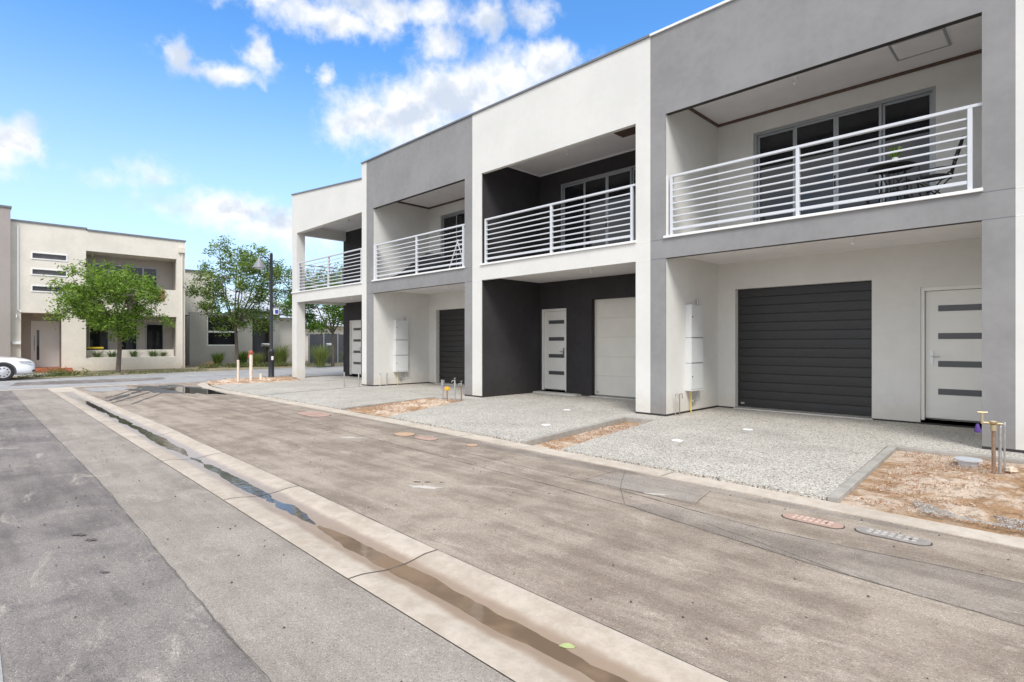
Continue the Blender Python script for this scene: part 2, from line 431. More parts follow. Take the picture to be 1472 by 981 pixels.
def wob(pts,amp,sd):
    out=[]
    for i,(x,y) in enumerate(pts):
        c,d=pts[(i+1)%len(pts)]; n=max(1,int(math.hypot(c-x,d-y)/.06))
        for k in range(n):
            t=k/n; X_,Y_=lerp(x,c,t),lerp(y,d,t); out.append((X_+amp*noise.noise(Vector((X_*6,Y_*6,sd))),Y_+amp*noise.noise(Vector((X_*6,Y_*6,sd+5)))))
    return out
g=MB(); g.sheet(wob([(2.5,3.25),(-.15,3.59),(-1.0,3.67),(-1.9,3.80),(-2.6,3.95),(-2.4,4.18),(-1.6,4.12),(-.1,4.22),(2.5,3.95)][::-1],.02,1),.0012); struct('road_patch',g,M_tar)
g=MB(); g.sheet(wob([(-9.5,5.17),(-3.4,5.0),(-.6,4.92),(-.9,4.84),(-3.2,4.80),(-6.8,4.90)],.05,3),.0012); struct('road_patch',g,M_tar)
g=MB(); g.sheet(wob([(-3.35,4.36),(-3.28,4.86),(-2.35,4.84),(-2.25,4.38)],.012,4),.0018); struct('road_patch',g,M_lane)
c=MB(); ribbon(c,[(-3.36,4.90),(-3.38,4.34),(-2.2,4.36),(-2.3,4.86)],.009,.0032,9); struct('asphalt_seam',c,M_crack)
# gap between dish and lane
M_gap=pm('dark_joint',(.075,.064,.055),.95,var=.3,scale=20)
c=MB(); ribbon(c,[(x,pl(GR,x)+.006) for x in xs(-14,6,.5)],.009,.0035,7,.006); struct('asphalt_seam',c,M_gap)
# dish drain: curved concrete channel with rounded cross section
def dishz(x,t):   # t 0..1 across
    s=math.sin(math.pi*min(max((t-.14)/.72,0),1)); base=-.025*s**1.25
    return base+.003*noise.noise(Vector((x*.5,7,0)))*s+.0035*noise.noise(Vector((x*1.7,t*5,2)))*s+.0018*noise.noise(Vector((x*6,t*11,5)))*s
g=MB(); XD=xs(-19.6,10,.1); NT_=16
for x in XD:
    a,bq=pl(GL,x),pl(GR,x)
    for j in range(NT_+1):
        t=j/NT_; g.v.append((x,lerp(a,bq,t),dishz(x,t)+.005))
for i in range(len(XD)-1):
    for j in range(NT_):
        a=i*(NT_+1)+j; g.f.append((a,a+NT_+1,a+NT_+2,a+1))
struct('dish_drain',g,M_gutter,smooth=True)
# outlet slab at the far end
g=MB(); g.prism([(-21.42,1.93),(-19.6,1.9),(-19.6,2.49),(-21.42,2.52)],-.1,.003); struct('drain_end_slab',g,M_kerb)
# joints across the dish
for x in(-.68,-2.89,-5.1,-7.3,-9.5,-11.7,-13.9,-16.1):
    g=MB(); a,bq=pl(GL,x),pl(GR,x)
    P=[]
    for j in range(33):
        t=j/32; y=lerp(a,bq,t); z=dishz(x,t)+.0075; P.append((x+.004*noise.noise(Vector((x,y*14,0))),y,z))
    for i,p in enumerate(P): g.v+=[(p[0]-.005,p[1],p[2]),(p[0]+.005,p[1],p[2])]
    for i in range(32): g.f.append((2*i,2*i+1,2*i+3,2*i+2))
    struct('drain_joint',g,M_gap)
# standing water in the dish
def wet_h(x): return -.0235+.004*noise.noise(Vector((x*.9,1,1)))
g=MB(); XWt=xs(-16.8,6,.06)
def strip_water(x0,x1,lvl):
    g=MB(); X=xs(x0,x1,.06)
    P=[]
    for x in X:
        a,bq=pl(GL,x),pl(GR,x)
        end=min(1,(x-x0)/.6,(x1-x)/.6); 
        ts=[t/80 for t in range(81) if dishz(x,t/80)+.005<lvl+.0000]
        if not ts: ts=[.5,.5]
        w0,w1=min(ts),max(ts); mid=(w0+w1)/2
        w0=mid-(mid-w0)*max(end,.02)**.6+.015*noise.noise(Vector((x*3.1,1,0)))+.01*noise.noise(Vector((x*11,1,0)))
        w1=mid+(w1-mid)*max(end,.02)**.6+.015*noise.noise(Vector((x*2.7,9,0)))+.01*noise.noise(Vector((x*11,4,0)))
        P.append(((x,lerp(a,bq,w0)),(x,lerp(a,bq,w1))))
    for p,q in P: g.v+=[(p[0],p[1],lvl),(q[0],q[1],lvl)]
    for i in range(len(P)-1): g.f.append((2*i,2*i+2,2*i+3,2*i+1))
    return g
struct('gutter_water',strip_water(-3.95,8,-.0172),M_water,'brown silty water lying in the near length of the dish drain')
struct('gutter_water',strip_water(-7.4,-4.0,-.0172),M_ripple,'clear water in the middle length of the dish drain')
struct('gutter_water',strip_water(-17.6,-7.5,-.0172),M_ripple,'water lying in the far length of the dish drain')
# flush kerb
g=MB(); KX=xs(-17,14,.5)
g.prism([(x,pl(KF,x)) for x in KX]+[(x,pl(KB,x)) for x in reversed(KX)],-.10,.007)
struct('kerb',g,M_kerb,bevel=0)
cf=[(-17,5.2),(-17.6,5.22),(-18.6,5.3),(-19.8,5.5),(-20.8,5.9),(-21.42,6.4),(-21.9,7.2),(-22.1,8.2),(-22.15,9.5),(-22.15,30)]
cb=[(-17,5.48),(-17.6,5.5),(-18.5,5.57),(-19.6,5.76),(-20.5,6.12),(-21.15,6.65),(-21.62,7.4),(-21.8,8.2),(-21.85,9.5),(-21.85,30)]
g=MB(); g.prism(list(reversed(cf))+cb if False else cb[::-1]+cf,-.10,.012); struct('corner_kerb',g,M_kerb)
for x in(-2.9,-6.2,-9.4,-12.6):
    g=MB(); g.box(x-.004,x+.004,pl(KF,x)+.003,pl(KB,x)-.003,.0065,.0085); struct('kerb_joint',g,M_gap)
# cross street
VE=[(-27.1,-60),(-27.1,-2),(-27.3,2.2),(-28.5,4.6),(-29.0,7),(-29.6,10),(-30.4,13),(-30.4,60)]
g=MB(); g.prism([(-21.62,-60),(-21.62,4.9),(-21.42,6.42),(-21.9,7.22),(-22.1,8.2),(-22.15,9.5),(-22.15,60)]+VE[::-1],-.10,.0)
struct('cross_street',g,M_street)
g=MB(); g.prism([(-21.62,-60),(XW,-60),(XW,4.3),(-21.62,4.3)],-.10,.006); struct('cross_street_channel',g,M_kerb)
g=MB(); g.prism([(-21.62,4.3),(XW,4.3),(XW,6.4)],-.10,.001); struct('road_infill',g,M_street)
g=MB(); g.prism([(-25.4,1.5),(-23.6,1.2),(-23.3,4.2),(-24.0,5.6),(-25.8,5.9)],.0,.003); struct('road_patch',g,M_rough)
g=MB(); g.prism([(-26.6,2.6),(-25.6,2.4),(-25.0,9.0),(-26.2,9.4)],.0,.0035); struct('road_patch',g,M_foot)
g=MB(); g.prism([(-20.9,2.7),(-19.0,2.7),(-19.2,3.6),(-21.0,3.8)],.0,.003); struct('road_patch',g,M_street)
g=MB(); g.prism([(-21.2,-1.2),(-16.4,-.9),(-16.2,.3),(-21.2,.4)],-.004,.001); struct('road_patch',g,M_lane)
g=MB(); g.prism([(-21.3,1.2),(-20.0,1.17),(-18.4,1.8),(-21.3,1.9)],.0,.004); struct('road_patch',g,M_lane)
# verge on the far side
g=MB(); g.prism([(-80,-60)]+VE+[(-80,60)],-.10,.03); struct('verge',g,M_verge)
g=MB(); g.prism([(-30.9,-20),(-29.6,-20),(-29.7,3.5),(-31.2,3.5)],.03,.04); struct('footpath',g,M_foot)
# damp film and puddle at the corner
def blob(cx,cy,rx,ry,rot,n,seed,z,rough=.25):
    g=MB(); P=[]
    for i in range(n):
        a=2*math.pi*i/n; k=1+rough*noise.noise(Vector((math.cos(a)*2,math.sin(a)*2,seed)))+rough*.5*noise.noise(Vector((math.cos(a)*6,math.sin(a)*6,seed+4)))
        x,y=rx*k*math.cos(a),ry*k*math.sin(a); P.append((cx+x*math.cos(rot)-y*math.sin(rot),cy+x*math.sin(rot)+y*math.cos(rot)))
    g.sheet(P,z); return g
struct('puddle',blob(-17.75,4.78,1.75,.40,.05,70,3,.0075,.5),M_puddle,'shiny puddle lying against the kerb at the corner')
struct('damp_patch',blob(-18.5,4.55,2.1,.75,.15,80,8,.0045,.7),M_damp)
for i,(a,bq,w) in enumerate((((-19.4,4.5),(-15.2,2.5),.09),((-19.9,4.3),(-15.8,2.5),.16),((-20.0,4.0),(-16.6,2.6),.06),((-18.6,4.5),(-14.6,2.75),.05))):
    g=MB(); mid=(lerp(a[0],bq[0],.5)-.05,lerp(a[1],bq[1],.5)+.04)
    ribbon(g,[a,mid,bq],w,.0055+.0006*i,20+i,.03); struct('wet_tyre_track',g,M_damp)

M_stain=pm('oil_stain',(.10,.085,.075),.7,var=.3,scale=30); M_splash=concrete('mortar_splash',(.42,.385,.34),(.52,.48,.43))
for cx_,cy_,a_,b_,sd,mt in((-4.46,3.16,.035,.02,1,M_stain),(-4.38,3.23,.03,.02,2,M_stain),(-4.28,3.32,.02,.014,3,M_stain),(-4.25,3.10,.16,.05,4,M_splash),(-4.9,.62,.05,.022,5,M_stain),(-4.72,.66,.045,.02,6,M_stain),(-4.0,.62,.03,.012,7,M_stain),(-2.6,4.4,.10,.03,9,M_splash),(-7.2,4.0,.22,.06,11,M_splash)):
    struct('road_stain',blob(cx_,cy_,a_,b_,.5,26,sd,.0022,.9),mt)
# ------------------------------------------------------------------ driveways and soil strips
S_D=[(-4.45,5.31),(-4.97,8.3)]      # gravel edge beside strip B
def dw(pts): 
    g=MB(); g.prism(pts,-.10,.034); return g
KBx=lambda x:(x,pl(KB,x))
struct('gravel_driveway',dw([KBx(-4.45),KBx(-3),KBx(-1.46),(-1.64,8.36),(-1.6,11.35),(-5.28,11.35),(-5.28,8.42),(-4.97,8.36)]),M_gravel)
struct('gravel_driveway',dw([(-1.64,8.48),(2.4,8.60),(6,8.6),(6,11.35),(-1.6,11.35)]),M_gravel)
struct('gravel_driveway',dw([KBx(-8.6),KBx(-7),KBx(-5.18),(-5.6,8.40),(-5.28,8.42),(-5.28,11.35),(-10.2,11.35),(-10.2,8.5),(-9.85,8.36)]),M_gravel)
struct('gravel_driveway',dw([KBx(-14.40),KBx(-12.3),KBx(-10.38),(-10.98,8.28),(-10.2,8.5),(-10.2,11.35),(-15.1,11.35),(-15.1,8.75)]),M_gravel)
struct('gravel_driveway',dw([(-18.95,5.66),(-17.0,5.48),KBx(-14.53),(-15.22,8.75),(-15.1,11.35),(-20.9,11.35),(-20.9,8.9),(-19.15,8.75)]),M_gravel)
struct('gravel_driveway',dw([(2.45,4.95),(7,4.8),(7,8.4),(2.45,8.45)]),M_gravel)
# concrete edging
def edging(pts,w,label=None,z=.045):
    g=MB()
    for (a,b),(c,d) in zip(pts,pts[1:]):
        L=math.hypot(c-a,d-b); nx,ny=-(d-b)/L*w/2,(c-a)/L*w/2
        g.prism([(a-nx,b-ny),(c-nx,d-ny),(c+nx,d+ny),(a+nx,b+ny)],-.08,z)
        z-=.0025
    return struct('garden_edging',g,M_edge,label,bevel=.006)
edging([(-1.41,5.24),(-1.58,8.42)],.09); edging([(-1.63,8.42),(2.4,8.54)],.11,z=.043)
edging([(-5.14,5.36),(-5.56,8.36)],.09); edging([(-5.6,8.38),(-4.9,8.40)],.10,z=.043)
edging([(-10.34,5.52),(-10.94,8.25)],.09); edging([(-10.99,8.28),(-9.75,8.42)],.11,z=.043)
edging([(-14.47,5.52),(-15.16,8.75)],.11)
# soil strips, uneven grids clipped to quads
def soil(c0,c1,c2,c3,nu,nv,h,seed,base=.0,edge=0):
    """quad c0(front left) c1(front right) c2(back right) c3(back left)"""
    g=MB()
    for j in range(nv+1):
        for i in range(nu+1):
            u,v=i/nu,j/nv
            x=lerp(lerp(c0[0],c1[0],u),lerp(c3[0],c2[0],u),v); y=lerp(lerp(c0[1],c1[1],u),lerp(c3[1],c2[1],u),v)
            e=min(1,min(u,1-u,v,1-v)*6)
            z=base+h*(.35+.8*noise.noise(Vector((x*1.1,y*1.1,seed)))+.5*noise.noise(Vector((x*3.5,y*3.5,seed)))+(.40*noise.noise(Vector((x*11,y*11,seed)))+.0)+.28*noise.noise(Vector((x*30,y*30,seed))))*e
            g.v.append((x,y,z))
    for j in range(nv):
        for i in range(nu):
            a=j*(nu+1)+i; g.f.append((a,a+1,a+nu+2,a+nu+1))
    return g
SOIL=[((-1.37,5.23),(2.45,4.95),(2.4,8.48),(-1.53,8.36),170,150,.05,1,-.002),
      ((-5.09,5.36),(-4.46,5.34),(-4.98,8.34),(-5.5,8.34),30,120,.03,2,-.035),
      ((-10.28,5.52),(-8.62,5.50),(-9.86,8.36),(-10.88,8.24),70,110,.075,3,.005),
      ((-21.0,6.1),(-18.96,5.66),(-19.16,8.75),(-21.6,9.3),70,80,.10,4,.03)]
for s in SOIL: struct('soil_strip',soil(*s),M_dirt,smooth=True)
# stones and clods on soil (uncountable)
def clods(quads,n,mat,name,label,smin,smax,seed):
    rnd=random.Random(seed); g=MB()
    for q in quads:
        k=int(n*((q[1][0]-q[0][0])*(q[2][1]-q[1][1]))/10)
        for _ in range(max(k,30)):
            u,v=rnd.uniform(.03,.97),rnd.uniform(.03,.97)
            x=lerp(lerp(q[0][0],q[1][0],u),lerp(q[3][0],q[2][0],u),v); y=lerp(lerp(q[0][1],q[1][1],u),lerp(q[3][1],q[2][1],u),v)
            if noise.noise(Vector((x*1.5,y*1.5,9)))<-.15: continue
            r0=rnd.uniform(smin,smax)*(2 if rnd.random()<.04 else 1); zz=q[8]+q[6]*.45+r0*.2
            b=len(g.v); pts=[(1,0,0),(-.9,.1,0),(0,1,0),(.1,-1,0),(0,0,.8),(0,.1,-.7)]
            a=rnd.uniform(0,6.3); 
            for p in pts:
                px,py,pz=[c*r0*rnd.uniform(.6,1.2) for c in p]; g.v.append((x+px*math.cos(a)-py*math.sin(a),y+px*math.sin(a)+py*math.cos(a),zz+pz))
            g.f+=[tuple(b+i for i in t) for t in((0,2,4),(2,1,4),(1,3,4),(3,0,4),(2,0,5),(1,2,5),(3,1,5),(0,3,5))]
    return tag(obj(name,g,mat),label,'gravel',None,'stuff')
M_stone=pm('pale_stone',(.52,.42,.33),.9,var=.4,scale=35); M_clod=pm('soil_clod',(.33,.18,.10),.95,var=.4,scale=35)
clods(SOIL,6500,M_stone,'loose_stones','pale loose stones scattered over the bare soil strips',.002,.008,5)
clods(SOIL,7000,M_clod,'soil_clods','brown clods scattered over the bare soil strips',.003,.010,6)
M_bluestone=pm('blue_metal_gravel',(.33,.31,.29),.85,var=.45,scale=60)
clods([((-.85,5.27),(.3,5.19),(.15,5.55),(-.95,5.60),0,0,.05,1,.018)],60000,M_bluestone,'blue_metal','patch of grey blue crushed stone on the soil by the kerb',.003,.008,8)
# grit on the road
g=MB(); rnd=random.Random(3)
for _ in range(520):
    x=rnd.uniform(-12,1.5); y=rnd.uniform(.1,5.2); 
    if pl(GL,x)+.02<y<pl(GR,x)-.02: continue
    s=rnd.uniform(.003,.009); b=len(g.v)
    for p in((1,0,0),(0,1,0),(-1,0,0),(0,-1,0),(0,0,1)): g.v.append((x+p[0]*s*rnd.uniform(.7,1.3),y+p[1]*s,.002+p[2]*s))
    g.f+=[(b,b+1,b+4),(b+1,b+2,b+4),(b+2,b+3,b+4),(b+3,b,b+4)]
tag(obj('road_grit',g,M_gap),'small dark specks of grit scattered over the asphalt','grit',None,'stuff')

# ------------------------------------------------------------------ townhouses
ZC=2.96; ZS=2.87; ZF=3.22; ZB=5.45; ZU=5.83; ZT=6.95; YF=9.0; YB=11.1
def front_door(root,x0,x1,hinge='r',y=YB):
    """frame opening x0..x1, bottom .1 top 2.24"""
    fr=MB(); fr.box(x0,x0+.05,y+.02,y+.15,.10,2.25); fr.box(x1-.05,x1,y+.02,y+.15,.10,2.25); fr.box(x0+.05,x1-.05,y+.02,y+.15,2.19,2.25)
    lf=MB(); lf.box(x0+.055,x1-.055,y+.075,y+.12,.135,2.185)
    d=obj('front_door',lf,M_door,root,bevel=.004)
    obj('door_frame',fr,M_door,d,bevel=.003)
    th=MB(); th.box(x0-.0,x1+.0,y+.0,y+.15,.045,.10); obj('door_sill',th,M_alu,d)
    w=x1-x0-.11
    for k in range(4):
        z=.52+k*.445
        s=MB(); s.box(x0+.055+w*.2,x1-.055-w*.10,y+.068,y+.077,z,z+.095); obj('glass_strip',s,M_slot,d)
    hx=x0+.055+.085 if hinge=='r' else x1-.055-.085
    s=MB(); s.box(hx-.022,hx+.022,y+.062,y+.076,1.0,1.22); s.tube([(hx,y+.07,1.13),(hx,y+.03,1.13),(hx+(.11 if hinge=='r' else -.11),y+.03,1.13)],.009,8)
    s.lathe((hx,y+.05,1.05),[(.014,0),(.014,.02)],10,'y')
    obj('handle',s,M_steel,d,smooth=True)
def garage_door(root,x0,x1,mat,ribs,y=YB):
    g=MB(); z0,z1=.075,2.43; h=(z1-z0)/ribs; yb=y+.13
    g.box(x0,x1,yb+.012,yb+.04,z0,z1)
    for k in range(ribs):
        a,b=z0+k*h+.004,z0+(k+1)*h-.004
        # slightly bowed lath profile
        g.xprism([(yb+.012,a),(yb+.002,a+.006),(yb,a+(b-a)*.5),(yb+.002,b-.006),(yb+.012,b)],x0+.002,x1-.002)
    d=obj('garage_door',g,mat,root)
    s=MB(); s.box(x0+.06,x0+.13,yb-.004,yb+.001,z0+.05,z0+.085); obj('badge',s,M_steel,d)
    s=MB(); s.box(x0-.02,x1+.02,y-.05,yb+.05,.0,.055); obj('door_sill',s,M_sill,d,bevel=.004)
    for xx in(x0-.02,x1): pass
    return d
def sliding_door(root,x0,n=4,w=.72,y=YB,z0=3.25,z1=5.47):
    x1=x0+n*w; g=MB(); t=.05
    g.box(x0,x0+t,y+.03,y+.12,z0,z1); g.box(x1-t,x1,y+.03,y+.12,z0,z1); g.box(x0+t,x1-t,y+.03,y+.12,z1-t,z1); g.box(x0+t,x1-t,y+.03,y+.12,z0,z0+t)
    d=obj('sliding_door',g,M_alu,root,bevel=.003)
    for k in range(n):
        a,b=x0+t+k*(w*n-2*t)/n,x0+t+(k+1)*(w*n-2*t)/n; yy=y+.045+(.035 if k in(0,3) else 0)
        s=MB(); q=.042; lo,hi=z0+t+.002,z1-t-.002
        s.box(a+.001,a+q,yy,yy+.028,lo,hi); s.box(b-q,b-.001,yy,yy+.028,lo,hi); s.box(a+q,b-q,yy,yy+.028,lo,lo+q+.02); s.box(a+q,b-q,yy,yy+.028,hi-q,hi)
        obj('sash',s,M_alu,d,bevel=.003)
        s=MB(); s.box(a+q,b-q,yy+.011,yy+.017,lo+q+.02,hi-q); obj('pane',s,M_glass,d)
    s=MB(); xm=x0+2*w-.03; s.box(xm,xm+.02,y+.03,y+.045,4.1,4.35); obj('handle',s,M_dark,d)
def balustrade(root,x0,x1,posts,y=YF+.07,axis='x',dark=True):
    """posts: x positions. rails run x0..x1"""
    def bx(g,a,b,y0,y1,z0,z1):
        if axis=='x': g.box(a,b,y0,y1,z0,z1)
        else: g.box(y0,y1,a,b,z0,z1)
    g=MB(); bx(g,x0,x1,y-.03,y+.03,4.305,4.345); d=obj('balustrade',g,M_rail,root,bevel=.004)
    g=MB(); bx(g,x0,posts[-1],y-.022,y+.022,3.355,3.40); obj('bottom_rail',g,M_rail,d,bevel=.004)
    for z in(3.495,3.61,3.725,3.84,3.955,4.07,4.185):
        g=MB(); bx(g,x0+.02,posts[-1],y-.015,y+.015,z-.0125,z+.0125); obj('rail',g,M_rail,d,bevel=.004)
    for p in posts:
        g=MB(); bx(g,p-.025,p+.025,y-.032,y+.034,3.257,4.304); obj('post',g,M_rail,d,bevel=.004)
def ceiling_lamp(root,x,y,z):
    g=MB(); g.lathe((x,y,z),[(.05,-.012),(.05,0)],16); g.lathe((x,y,z-.012),[(.018,-.05),(.02,0)],10); g.lathe((x,y,z-.115),[(.004,0),(.022,.012),(.03,.035),(.018,.055)],12)
    obj('lamp_holder',g,M_cap,root,smooth=True)
def meter_box(root,xw,y0,z0=.47,z1=2.07):
    y1=y0+.46; x1=xw+.125; hs=[z0,.97,1.45,z1]
    g=MB(); g.box(xw-.001,x1-.012,y0,y1,z0,z1); d=obj('meter_box',g,M_box,root,bevel=.004)
    for k in range(3):
        s=MB(); s.box(x1-.012,x1,y0-.006,y1+.006,hs[k]+.010,hs[k+1]-.010); q=obj('box_door',s,M_box,d,bevel=.004)
        if k!=1:
            s=MB(); zz=(hs[k]+hs[k+1])/2+(.0 if k==0 else .08); s.lathe((x1,y0+.035,zz),[(.014,0),(.014,.006)],10,'x'); obj('lock',s,M_dark,q)
    for k in(1,2): s=MB(); s.box(xw,x1+.0015,y0-.0015,y1+.002,hs[k]-.006,hs[k]+.006); obj('box_seam',s,M_alu,d)
    s=MB(); s.box(xw,x1+.02,y0-.01,y1+.01,z0-.02,z0-.001); obj('box_shelf',s,M_box,d)
    s=MB(); s.tube([(xw+.05,y1-.08,z1),(xw+.05,y1-.08,z1+.12)],.02,8); obj('conduit',s,M_galv,d,smooth=True)
    s=MB(); s.tube([(xw+.06,y0+.1,z0-.02),(xw+.06,y0+.1,.03)],.010,8); obj('gas_pipe',s,M_yel,d,smooth=True)
    s=MB(); s.tube([(xw+.04,y0+.27,z0-.02),(xw+.04,y0+.27,.27),(xw+.04,y0+.20,.24)],.011,8); s.tube([(xw+.05,y0+.35,z0-.02),(xw+.05,y0+.35,.25),(xw+.05,y0+.24,.22)],.012,8)
    s.lathe((xw+.02,y0+.21,.24),[(.035,0),(.04,.02),(.03,.05)],12,'x'); obj('valve_pipe',s,M_galv,d,smooth=True)
def townhouse(name,label,x0,x1,lw,rw,style,group='townhouses in the joined row'):
    """style: frame, recess, garage, ribs, gx, door(x0,x1,hinge), beam"""
    root=thing('townhouse',label,'house',(x0,YF,0),group)
    F,C=style['frame'],style['recess']; tb=.02
    xi0,xi1=x0+lw,x1-rw; BT=.10
    A=style.get('open_left')
    # ---- facade frame: pillars, slab fascia, parapet
    g=MB()
    pd=.30 if A else tb
    zt=ZT
    if A:
        g.box(x0,x0+.40,YF,YF+.32,.03,ZB)                       # corner pillar
        g.box(xi1,x1,YF,YF+tb,.03,ZB); g.box(xi1,x1,YF,YF+.2,ZB,ZT)
        # sloping parapet front
        g.yprism([(x0,ZB),(xi1,ZB),(xi1,6.475),(x0,6.93)],YF,YF+BT+.1)
        g.box(x0,x0+.2,YF+.2,YB,ZB,6.4)
        g.box(x0,x0+.2,YF+.32,YB,ZS,ZF); g.box(x0+.40,xi1,YF,YF+BT,ZS,ZF)
    else:
        g.box(x0,xi0,YF,YF+tb,.03,ZB); g.box(xi1,x1,YF,YF+tb,.03,ZB)
        g.box(x0,x1,YF,YF+BT,ZB,ZT); g.box(xi0,xi1,YF,YF+BT,ZS,ZF)
    obj('facade',g,F,root)
    # hairline movement joints at slab level
    jb=[]
    for z in(ZS,ZF-.01):
        if not A: jb.append((x0,xi0,YF-.0022,YF+.001,z-.004,z+.004))
        jb.append((xi1,x1,YF-.0022,YF+.001,z-.004,z+.004))
    split_obj('movement_joint',jb,style['jl'],root)
    # ---- underside strips of the beams
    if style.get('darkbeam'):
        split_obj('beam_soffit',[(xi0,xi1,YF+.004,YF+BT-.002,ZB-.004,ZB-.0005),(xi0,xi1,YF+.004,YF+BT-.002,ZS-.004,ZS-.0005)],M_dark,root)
    # ---- recess walls
    if not A: obj('side_wall',MB().box(x0+.001,xi0,YF+tb,YB,.03,ZU+.02),C,root)
    obj('side_wall',MB().box(xi1,x1-.001,YF+tb,YB,.03,ZU+.02),C,root)
    dx0,dx1,hinge=style['door']; gx0,gx1=style['gx'],style['gx']+2.36
    def holes(g,xa,xb,z0,z1,ops):
        """wall at YB..YB+.2 with openings"""
        ops=sorted(ops); cur=xa
        for (a,b,za,zb) in ops:
            g.box(cur,a,YB,YB+.2,z0,z1)
            if za>z0: g.box(a,b,YB,YB+.2,z0,za)
            g.box(a,b,YB,YB+.2,zb,z1); cur=b
        g.box(cur,xb,YB,YB+.2,z0,z1)
    g=MB(); holes(g,x0,x1,.06,ZF-.02,[(dx0,dx1,.10,2.25),(gx0,gx1,.06,2.43)])
    wx=style['win']; holes(g,x0,x1,ZF-.02,6.3,[(wx,wx+2.88,3.25,5.47)])
    obj('back_wall',g,C,root)
    g=MB(); g.box(x0+lw if not A else x0,xi1,YB-.006,YB+.001,.0,.06); 
    db=[(xi1,x1,YF-.004,YF+.0,-.02,.068)]
    if A: db.append((x0,x0+.4,YF-.004,YF+.0,.0,.068))
    else: db+=[(xi0-.0,xi0+.005,YF-.004,YB,.0,.068),(x0,xi0,YF-.004,YF+.0,-.02,.068)]
    split_obj('damp_course',db,M_dark,root)
    obj('wall_footing',g,M_dark,root)
    # black interior behind the openings
    g=MB(); g.box(x0+.01,x1-.01,YB+.2,YB+8.2,.0,6.3); obj('rear_block',g,C if A else M_white,root)
    # ---- ceilings, floor
    xa=xi0 if not A else x0+.2
    g=MB(); g.box(xa,xi1,YF+BT,YB-.001,ZC,ZC+.03); obj('porch_ceiling',g,M_ceil,root)
    g=MB(); g.box(xa,xi1,YF+BT,YB-.001,ZU,ZU+.03); cl=obj('balcony_ceiling',g,M_ceil,root)
    g=MB(); g.box(xa,xi1,YF+BT,YB-.001,ZC+.04,ZF); obj('balcony_floor',g,M_sill,root)
    g=MB()
    if style.get('cornice'):
        g.box(xa+.001,xi1-.001,YB-.03,YB-.0015,ZU-.05,ZU-.001); g.box(xa+.0005,xa+.03,YF+BT,YB-.031,ZU-.05,ZU-.001)
        obj('cornice',g,M_brown,root)
    else:
        g.box(xa+.001,xi1-.001,YB-.03,YB-.0015,ZU-.03,ZU-.001); g.box(xa+.0005,xa+.03,YF+BT,YB-.031,ZU-.03,ZU-.001); obj('cornice',g,M_ceil,root)
    L=xi1-xa
    split_obj('ceiling_batten',[(xa+L*k/4-.004,xa+L*k/4+.004,YF+BT+.01,YB-.03,ZC-.002,ZC+.001) for k in(1,2,3)],M_cap,root)
    g=MB(); g.box((xi0 if not A else x0)-.03,xi1+.012,YF-.035,YF+.16,ZF+.002,ZF+.045); obj('slab_capping',g,M_cap,root,bevel=.004)
    if style.get('access'):
        a=style['access']; g=MB(); g.box(a,a+.62,9.95,10.55,ZU-.012,ZU-.001); obj('access_panel',g,M_ceil,cl,bevel=.003)
        g=MB(); g.box(a-.03,a+.65,9.92,9.95,ZU-.016,ZU-.001); g.box(a-.03,a+.65,10.55,10.58,ZU-.016,ZU-.001);g.box(a-.03,a,9.95,10.55,ZU-.016,ZU-.001);g.box(a+.62,a+.65,9.95,10.55,ZU-.016,ZU-.001); obj('panel_trim',g,M_alu,cl)
    if style.get('hole'):
        a=style['hole']; g=MB(); g.box(a,a+.55,9.85,10.3,ZU-.006,ZU-.001); obj('open_hatch',g,M_brown,cl)
    # ---- parapet capping
    g=MB()
    if A:
        g.yprism([(x0-.03,6.932),(xi1-.001,6.477),(xi1-.001,6.517),(x0-.03,6.972)],YF-.03,YF+.24); g.box(xi1-.02,x1-.001,YF-.03,YF+.24,ZT+.001,ZT+.04)
    else: g.box(x0+.001,x1-.001,YF-.03,YF+.24,ZT+.001,ZT+.04)
    obj('parapet_capping',g,M_roofcap if not style.get('palecap') else M_cap,root)
    g=MB(); g.box(x0+.005,x1-.005,YF+.24,YB+8.2,6.3,6.36); obj('roof',g,M_metalroof,root)
    # ---- joinery
    front_door(root,dx0,dx1,hinge); garage_door(root,gx0,gx1,style['garage'],style['ribs']); sliding_door(root,wx)
    ceiling_lamp(root,(xa+xi1)/2-.35,10.05,ZU); ceiling_lamp(root,(xa+xi1)/2+.6,9.7,ZC)
    # balustrade
    if A:
        balustrade(root,x0+.43,xi1+.0,[x0+.46,(x0+.43+xi1)/2,xi1-.12])
        balustrade(root,YF+.34,YB,[YF+.38,YB-.1],y=x0+.1,axis='y')
    else:
        balustrade(root,xi0+.06,xi1,[xi0+.085,(xi0+xi1)/2+.02,xi1-.12])
        g=MB(); g.box(xi0+.0005,xi0+.02,YF+.03,YF+.10,3.27,4.345); obj('fixing_plate',g,M_cap if C is M_white else M_dark,root)
    # step below door
    if style.get('step'):
        g=MB(); g.box(dx0-.05,dx1+.5,YB-.28,YB-.012,.0,.075); obj('door_step',g,M_sill,root,bevel=.006)
    if style.get('meter'): meter_box(root,xi0,9.73)
    return root
LIGHT=dict(frame=M_white,recess=M_black,garage=M_gwhite,ribs=5,jl=M_cap)
DARK=dict(frame=M_grey,recess=M_white,garage=M_gblack,ribs=14,darkbeam=True,cornice=True,meter=True,jl=M_roofcap)
B0,B1,B2,B3,B4,B5=-20.73,-15.36,-10.38,-5.42,-.455,4.515
townhouse('th','white corner townhouse at the far end of the row with its left side open',B0,B1,.40,.28,dict(LIGHT,open_left=True,gx=-18.3,win=-19.28,door=(-20.27,-19.35,'l')))
townhouse('th','grey fronted townhouse second from the far corner with dark cover lying on its balcony',B1,B2,.38,.29,dict(DARK,gx=-14.60,win=-14.38,door=(-11.65,-10.72,'r')))
